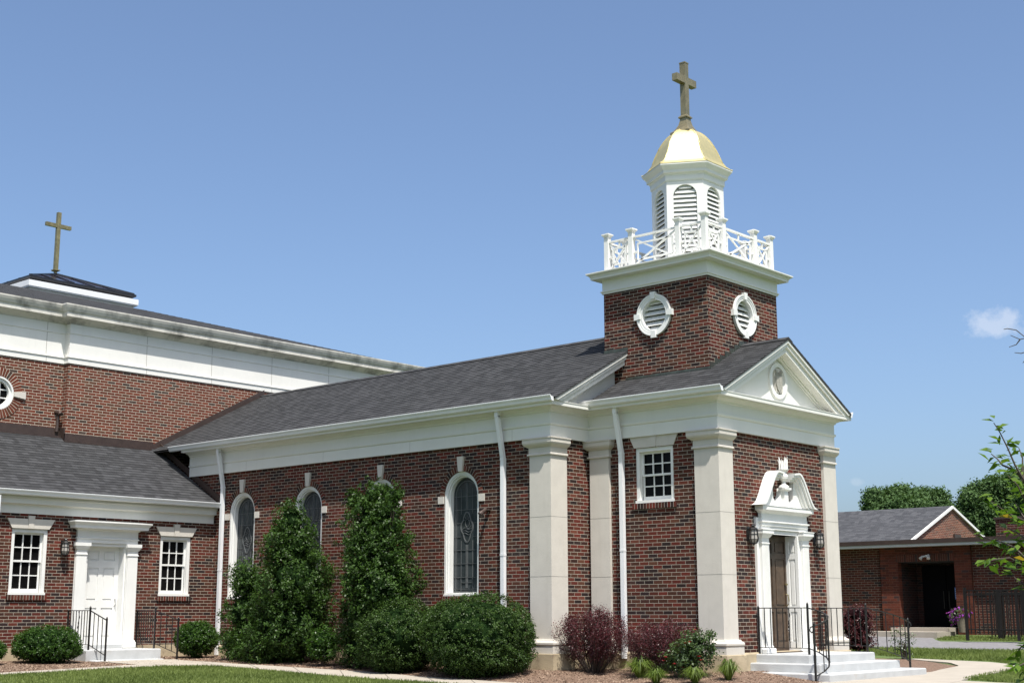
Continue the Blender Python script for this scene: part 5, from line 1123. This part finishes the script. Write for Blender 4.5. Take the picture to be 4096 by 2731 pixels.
# barberries
def barberry(label, px, pyb, w, h, y0, dens, grp='purple barberries', fl=1.0, leafsz=(0.032, 0.02)):
    b = PY(px, pyb, y0); zb = gz(b.x, b.y); k = (b-CAM).dot(FW)/FP; W_, H_ = w*k/2*1.12, PY(px, pyb-h, y0).z-zb
    t = thing('barberry_shrub', label, 'shrub', (b.x, b.y, zb), grp)
    tips = []; g = MB()
    for i in range(70):
        a = random.uniform(0, 2*math.pi); q = math.sqrt(random.random()); r = W_*q*(1.0+0.22*random.random()); hh = H_*(0.50+0.50*math.sqrt(1-q*q*0.85))*random.uniform(0.86, 1.03)
        b0 = Vector((b.x+0.17*W_*q*math.cos(a), b.y+0.17*W_*q*math.sin(a), zb-0.02)); t1 = Vector((b.x+r*math.cos(a), b.y+r*0.9*math.sin(a), zb+hh)); mid = b0.lerp(t1, 0.5)+Vector((0.13*(t1.x-b0.x), 0.13*(t1.y-b0.y), -0.04*H_)); g.tube([b0, mid, t1], [0.011, 0.008, 0.003], 4); tips.append((b0, mid, t1))
    g.build('branches', M_TWIG, t)
    n = dens; bi = rng.integers(0, 70, n); f = 0.33+0.67*rng.random(n)**0.8; P = np.zeros((n, 3))
    T = np.array([[tuple(q) for q in tp] for tp in tips]); a0, a1, a2 = T[bi, 0], T[bi, 1], T[bi, 2]
    ff = f[:, None]; P = np.where(ff < 0.5, a0+(a1-a0)*ff*2, a1+(a2-a1)*(ff-0.5)*2); nc = n//14+1
    P = P+rng.normal(size=(n, 3))*np.array([0.055, 0.055, 0.04])*fl
    ax = (a2-a0); ax /= np.linalg.norm(ax, axis=1, keepdims=True)
    leaves_mesh('foliage', P, rng.normal(size=(n, 3))*0.7+np.array([0, 0, 0.5]), ax+rng.normal(size=(n, 3))*0.8, leafsz[0]*(0.7+0.6*rng.random(n)), leafsz[1]*(0.7+0.6*rng.random(n)), L_RED, t, np.clip(0.15+0.7*f*rng.random(n)+rng.normal(size=n)*0.1, 0, 1))
    return t
barberry('purple barberry with bare lower stems left of the front downspout', 2378, 2690, 262, 262, -0.75, 26000, fl=1.0, leafsz=(0.027, 0.016))
barberry('darker spreading purple barberry behind the rose bush', 2645, 2672, 270, 195, -0.55, 22000, fl=1.05, leafsz=(0.026, 0.015))
cb = at(3436, 2616); zt0 = gz(cb.x, cb.y)
k_ = (cb-CAM).dot(FW)/FP
t = thing('barberry_shrub', 'upright squared purple barberry beyond the steps by the far pilaster', 'shrub', (cb.x, cb.y, zt0), 'purple barberries')
bl = [(cb.x, cb.y, zt0+k_*(2616-q), 62*k_, 62*k_, 42*k_) for q in (2470, 2520, 2565)]
bl = [(cb.x, cb.y, b[2], b[3], b[4], b[5]) for b in bl]
blob_foliage('foliage', bl, 620, 14, 0.07, (0.035, 0.022), L_RED, t, sprig=0.7, zmin=zt0+0.1); core(bl, 0.8, CORE_R, t); stems(t, (cb.x, cb.y, zt0), [(cb.x+random.uniform(-.2, .2), cb.y+random.uniform(-.2, .2), zt0+0.4) for _ in range(10)], 0.012)
def flowers(parent, blobs, n, m, size=0.035, name='blossom'):
    for i in range(n):
        b = random.choice(blobs); d = Vector((random.uniform(-0.6, 1), random.uniform(-1, 0.2), random.uniform(-0.3, 1))).normalized(); c = Vector((b[0]+d.x*b[3], b[1]+d.y*b[4], b[2]+d.z*b[5]))
        g_ = MB()
        for k in range(6):
            a = 2*math.pi*k/6; u_ = Vector((math.cos(a), math.sin(a), 0)); p = c+u_*size*0.5; s_ = Vector((-u_.y, u_.x, 0))*size*0.4
            g_.poly([c, p+s_+Vector((0, 0, size*0.3)), p+u_*size*0.4+Vector((0, 0, size*0.35)), p-s_+Vector((0, 0, size*0.3))])
        g_.lathe(tuple(c), [(size*0.25, 0), (size*0.3, size*0.3), (size*0.1, size*0.5)], 6)
        g_.build(name, m, parent)
rb_ = [pxblob(2775, 2615, 88, 62, -0.85), pxblob(2700, 2650, 50, 45, -0.9), pxblob(2790, 2560, 60, 40, -0.85)]
t = shrub('green rose bush with a few red blooms in front of the corner pilaster', 'shrub', 'rose_bush', rb_, 420, 12, 0.09, (0.045, 0.028), L_ROSE, CORE_G, sprig=1.6, fcore=0.45, fill=0.4); flowers(t, rb_, 12, L_FLOW, 0.05)
rs = at(3610, 2635); ks = (rs-CAM).dot(FW)/FP
rb2 = [(rs.x, rs.y, rs.z+ks*70, 45*ks, 45*ks, 55*ks), (rs.x+0.1, rs.y, rs.z+ks*30, 30*ks, 30*ks, 30*ks)]
t = shrub('thin straggly rose behind the far handrail', 'shrub', 'rose_bush', rb2, 60, 8, 0.09, (0.045, 0.028), L_ROSE, CORE_G, sprig=1.5, fcore=0, fill=0.3); flowers(t, rb2, 2, L_FLOW, 0.04)
# ornamental grass tufts
def tuft(label, px, py, r, h, n=150):
    r *= 1.35; h *= 1.15; n = int(n*1.5)
    b = at(px, py); t = thing('grass_tuft', label, 'plant', tuple(b), 'bright green grass tufts in the mulch'); g = MB(); N = n
    off = b
    for i in range(N):
        a = random.uniform(0, 2*math.pi); rr_ = r*random.uniform(0.3, 1.0); hh = h*random.uniform(0.6, 1.0)*(1.15-0.4*rr_/r); d = Vector((math.cos(a), math.sin(a), 0)); s_ = Vector((-d.y, d.x, 0))*0.006
        p0 = b+d*0.03*random.random(); p1 = b+d*rr_*0.7+Vector((0, 0, hh*0.8)); p2 = b+d*rr_*1.35+Vector((0, 0, hh*random.uniform(0.2, 0.8)))
        g.poly([p0-s_, p0+s_, p1+s_*0.8, p1-s_*0.8]); g.poly([p1-s_*0.8, p1+s_*0.8, p2])
    o = g.build('blades', L_TUFT, t)
    at_ = o.data.attributes.new('tint', 'FLOAT', 'POINT'); v = np.repeat(rng.random(N), 7)[:len(o.data.vertices)]; at_.data.foreach_set('value', np.resize(v, len(o.data.vertices)).astype(np.float32))
tuft('bright grass tuft left of the rose bush, taller of the pair', 2560, 2712, 0.28, 0.42, 190); tuft('small grass tuft overlapping the right side of the taller tuft', 2625, 2735, 0.2, 0.3, 130); tuft('grass tuft at the foot of the rose bush', 2780, 2735, 0.2, 0.34, 140); tuft('grass tuft in front of the corner pilaster base', 2915, 2722, 0.2, 0.40, 140)
# potted petunias at the hall door
fpz = PY(3852, 2520, YB-0.7); t = thing('flower_pot', 'stone pot of purple petunias by the hall doorway', 'planter', (fpz.x, YB-0.7, fpz.z))
m = MB(); m.lathe((fpz.x, YB-0.7, fpz.z), [(0.10, -0.05), (0.13, 0.15), (0.16, 0.30), (0.17, 0.33), (0.14, 0.33)], 16); m.build('pot', M_TERRA, t)
pb = [(fpz.x-0.05, YB-0.72, fpz.z+0.42, 0.26, 0.2, 0.14), (fpz.x-0.22, YB-0.75, fpz.z+0.28, 0.12, 0.12, 0.14)]
blob_foliage('foliage', pb, 60, 10, 0.06, (0.05, 0.03), L_ROSE, t); _pt = blob_foliage('petals', pb, 45, 6, 0.05, (0.06, 0.055), L_PUR, t, fill=0.9); _pt['kind'] = 'stuff'
# distant trees
def tree(label, blobs_px, dist, ground_px, nclump):
    bl = []
    for (px, py, rx, ry) in blobs_px:
        c = CAM+ray(px, py)*(dist/ray(px, py).dot(FW)); k = dist/FP; bl.append((c.x, c.y, c.z, rx*k, rx*k, ry*k))
    sub = []
    for b in bl:
        sub.append((b[0], b[1], b[2], b[3]*0.8, b[4]*0.8, b[5]*0.8))
        for _ in range(11):
            d = Vector((random.gauss(0, 1), random.gauss(0, 1), random.gauss(0.15, 1))).normalized(); q = random.uniform(0.2, 0.42)
            sub.append((b[0]+d.x*b[3]*0.78, b[1]+d.y*b[4]*0.78, b[2]+d.z*b[5]*0.78, b[3]*q, b[4]*q, b[5]*q*random.uniform(0.8, 1.2)))
    main_ = bl; bl = sub
    cx = sum(b[0] for b in bl)/len(bl); cy = sum(b[1] for b in bl)/len(bl); zb = gz(cx, cy)
    t = thing('oak_tree', label, 'tree', (cx, cy, zb), 'trees behind the hall')
    blob_foliage('crown', bl, int(nclump*2.8), 20, 0.32, (0.13, 0.06), L_FAR, t, sprig=1.8, fill=0.6); core(main_, 0.6, CORE_G, t)
    g_ = MB(); bl = main_; top = min(b[2] for b in bl); g_.tube([(cx, cy, zb-0.3), (cx+0.1, cy, zb+1.5), (cx, cy+0.1, top)], [0.35, 0.26, 0.2], 10)
    for b in bl: g_.tube([(cx, cy, top-0.8), ((cx+b[0])/2, (cy+b[1])/2, (top+b[2])/2), (b[0], b[1], b[2])], [0.16, 0.10, 0.04], 7)
    g_.build('trunk', M_BARK, t)
tree('rounded broad tree showing above the hall ridge', [(3515, 2022, 55, 50), (3595, 2005, 60, 45), (3675, 2020, 62, 42), (3745, 2022, 45, 48), (3600, 2060, 140, 50)], 58, 0, 1500)
tree('dark tree right of the hall gable, behind the sapling', [(3850, 2065, 38, 42), (3920, 2005, 60, 62), (4000, 1975, 70, 50), (3960, 2080, 110, 70), (4080, 2010, 80, 80), (4060, 2110, 90, 60)], 52, 0, 2000)
tree('tall tree at the right picture edge', [(4170, 1950, 90, 70), (4200, 2060, 120, 100), (4300, 1980, 110, 90)], 50, 0, 1100)
# near sapling with the outer leaves in view, its stem right of the frame
sap = thing('sapling', 'young leafy tree in front, leaning in from the right edge', 'tree', tuple(at(4330, 3300) if False else (CAM+ray(4330, 2400)*8.6)[:2])+(gz(10, -13),))
SD = 8.3
def sp(px, py, dd=0.0): return CAM+ray(px, py)*(SD+dd)
BR = [([(4330, 2450), (4200, 2150), (4120, 1960), (4060, 1860), (4030, 1790), (4000, 1730), (3975, 1690)], 0.0),
      ([(4120, 1960), (4060, 1880), (4010, 1860), (3990, 1835), (3965, 1815)], 0.15), ([(4200, 2150), (4120, 2090), (4050, 2060), (4000, 2030), (3960, 2000)], -0.25),
      ([(4330, 2450), (4200, 2330), (4110, 2270), (4040, 2230), (3990, 2235), (3940, 2245)], -0.4), ([(4200, 2330), (4130, 2260), (4060, 2190), (3990, 2160), (3935, 2150)], 0.3),
      ([(4330, 2450), (4200, 2500), (4120, 2560), (4080, 2590), (4060, 2630)], 0.1), ([(4200, 2500), (4130, 2620), (4100, 2650), (4070, 2665)], -0.2), ([(4200, 2150), (4140, 2060), (4100, 1960), (4085, 1880)], 0.4), ([(4200, 2250), (4120, 2170), (4070, 2130), (4030, 2110)], 0.1),
      ([(4200, 2330), (4150, 2310), (4100, 2250), (4070, 2210)], -0.1), ([(4200, 2150), (4110, 2020), (4070, 1940), (4030, 1900)], -0.1), ([(4120, 1960), (4090, 1900), (4090, 1830), (4075, 1790)], 0.1), ([(4200, 2200), (4140, 2120), (4090, 2060), (4060, 2010)], 0.2), ([(4200, 2350), (4130, 2350), (4080, 2330), (4050, 2300)], 0.0), ([(4200, 2500), (4150, 2600), (4110, 2690), (4090, 2720)], 0.2)]
g_ = MB(); LP_, LN, LU, LL, LW, LT = [], [], [], [], [], []
base = Vector(sap.location); g_.tube([base+Vector((0, 0, -0.1)), base.lerp(sp(4330, 2450), 0.5)+Vector((0.05, 0, 0)), sp(4330, 2450), sp(4360, 1500), sp(4330, 1330)], [0.035, 0.03, 0.024, 0.012, 0.006], 8)
for pts, dd in BR:
    W_ = [sp(px, py, dd*i/(len(pts)-1)) for i, (px, py) in enumerate(pts)]
    g_.tube(W_, [0.009-0.0065*i/(len(W_)-1) for i in range(len(W_))], 5)
    for a, b in zip(W_[1:], W_[2:]):
        n = max(3, int((b-a).length/0.014))
        for k in range(n):
            p = a.lerp(b, k/n); d = (b-a).normalized(); s_ = RT*random.choice((-1, 1))*0.8+Vector((random.gauss(0, .5), random.gauss(0, .5), random.gauss(-0.15, .35))); ax = (d*0.5+s_*0.7+Vector((0, 0, -0.25))).normalized(); L = random.uniform(0.055, 0.095)
            LP_.append(p+ax*L*0.55); LU.append(ax); LN.append(Vector((random.gauss(0, .5), random.gauss(0, .5), 0.8))); LL.append(L); LW.append(L*0.42); LT.append(random.random())
    p = W_[-1]; d = (W_[-1]-W_[-2]).normalized()
    for k in range(3): ax = (d+Vector((random.gauss(0, .4), random.gauss(0, .4), random.gauss(0, .3)))).normalized(); LP_.append(p+ax*0.04); LU.append(ax); LN.append(Vector((0.2, -0.3, 0.8))); LL.append(0.08); LW.append(0.032); LT.append(0.9)
for pts in ([(4330, 1330), (4180, 1350), (4096, 1345), (4065, 1320), (4030, 1314), (4014, 1317)], [(4180, 1350), (4110, 1350), (4080, 1357), (4042, 1341)], [(4080, 1357), (4065, 1378), (4036, 1388)], [(4180, 1370), (4110, 1405), (4085, 1413), (4058, 1410)], [(4150, 1400), (4100, 1440), (4091, 1452)]):
    g_.tube([sp(a, b) for a, b in pts], [0.0042]+[0.0028]*(len(pts)-2)+[0.0018], 5)
g_.build('branches', M_TWIG, sap)
arr = lambda L: np.array([tuple(v) for v in L]); LT = np.array(LT); LLn, LWn = np.array(LL), np.array(LW)
LPn, LNn, LUn = arr(LP_), arr(LN), arr(LU); yel = LT > 0.975
leaves_mesh('leaves', LPn[~yel], LNn[~yel], LUn[~yel], LLn[~yel], LWn[~yel], L_SAP, sap, LT[~yel]); leaves_mesh('young_leaves', LPn[yel], LNn[yel], LUn[yel], LLn[yel], LWn[yel], L_SAPY, sap, LT[yel])

# lawn blades and mulch straw
def scatter_between(A, B, n):
    A = resamp(A, 60); B = resamp(B, 60); out = []
    ar = []
    for i in range(60): ar.append(((A[i+1]-A[i]).cross(B[i]-A[i])).length+((B[i+1]-A[i+1]).cross(B[i+1]-B[i])).length)
    ar = np.array(ar); ii = rng.choice(60, n, p=ar/ar.sum()); s_ = rng.random(n); t_ = rng.random(n)
    An = arr(A); Bn = arr(B); P0 = An[ii]+(An[ii+1]-An[ii])*s_[:, None]; P1 = Bn[ii]+(Bn[ii+1]-Bn[ii])*s_[:, None]; P = P0+(P1-P0)*t_[:, None]
    P[:, 2] = [gz(x, y) for x, y in P[:, :2]]; return P
def blades(P, h, w, m, name, dz=0.0, lean=0.35):
    n = len(P); hh = h*(0.5+0.8*rng.random(n)); d = rng.normal(size=(n, 3))*lean; d[:, 2] = 1; d /= np.linalg.norm(d, axis=1, keepdims=True)
    nr = rng.normal(size=(n, 3)); nr[:, 2] *= 0.3
    P = P+d*hh[:, None]*0.45; P[:, 2] += dz
    cl = 0.5+0.35*np.sin(P[:, 0]*2.1+1.3*np.sin(P[:, 1]*1.7))
    return leaves_mesh(name, P, nr, d, hh, w*(0.6+0.8*rng.random(n)), m, None, np.clip(cl*0.6+0.4*rng.random(n), 0, 1))
low = atl([(-300, 2722), (0, 2760), (650, 2762), (1200, 2765), (1659, 2768), (2108, 2775), (2400, 2785)], 0)
Pl = scatter_between(pathL[:-1], low, 52000)
farA = atl([(3480, 2618), (3640, 2631), (3800, 2640), (3960, 2644), (4100, 2662), (4300, 2690)], 0); farB = atl([(3300, 2592), (3470, 2590), (3700, 2595), (4000, 2600), (4100, 2602), (4400, 2606)], 0)
P2 = scatter_between(farA, farB, 26000)
P3 = scatter_between(atl([(3850, 2718), (3930, 2700), (4080, 2670), (4300, 2640)], 0), atl([(3990, 2727), (4050, 2730), (4150, 2735), (4300, 2740)], 0), 14000)
P4 = scatter_between(atl([(3745, 2560), (3860, 2562), (4300, 2568)], 0), [(p[0], p[1]) for p in ((PY(3780, 2500, 15).x, 15.0), (PY(3900, 2500, 15).x, 15.2), (3.0, 15.4))], 9000)
go = blades(np.concatenate([Pl, P2, P3, P4]), 0.065, 0.012, L_LAWN, 'lawn_grass'); go['kind'] = 'stuff'; go['label'] = 'short green lawn grass'; go['category'] = 'grass'
bt = [(p[0], p[1]) for p in bedT[4:]]; Pm = scatter_between(bedT, [(p[0], p[1]) for p in pathU], 26000)
n = len(Pm); Pm[:, 2] += 0.020; dU = rng.normal(size=(n, 3)); dU[:, 2] *= 0.15; Nn = rng.normal(size=(n, 3))*0.35; Nn[:, 2] += 1
L_STRAW = leafmat('mulch_chip', (0.08, 0.05, 0.032), (0.40, 0.30, 0.22), 0.2, 0.8, 0.0)
mo = leaves_mesh('mulch_chips', Pm, Nn, dU, 0.03+0.05*rng.random(n), 0.006+0.007*rng.random(n), L_STRAW, None, rng.random(n)); mo['kind'] = 'stuff'; mo['label'] = 'brown pine straw mulch chips'; mo['category'] = 'mulch'
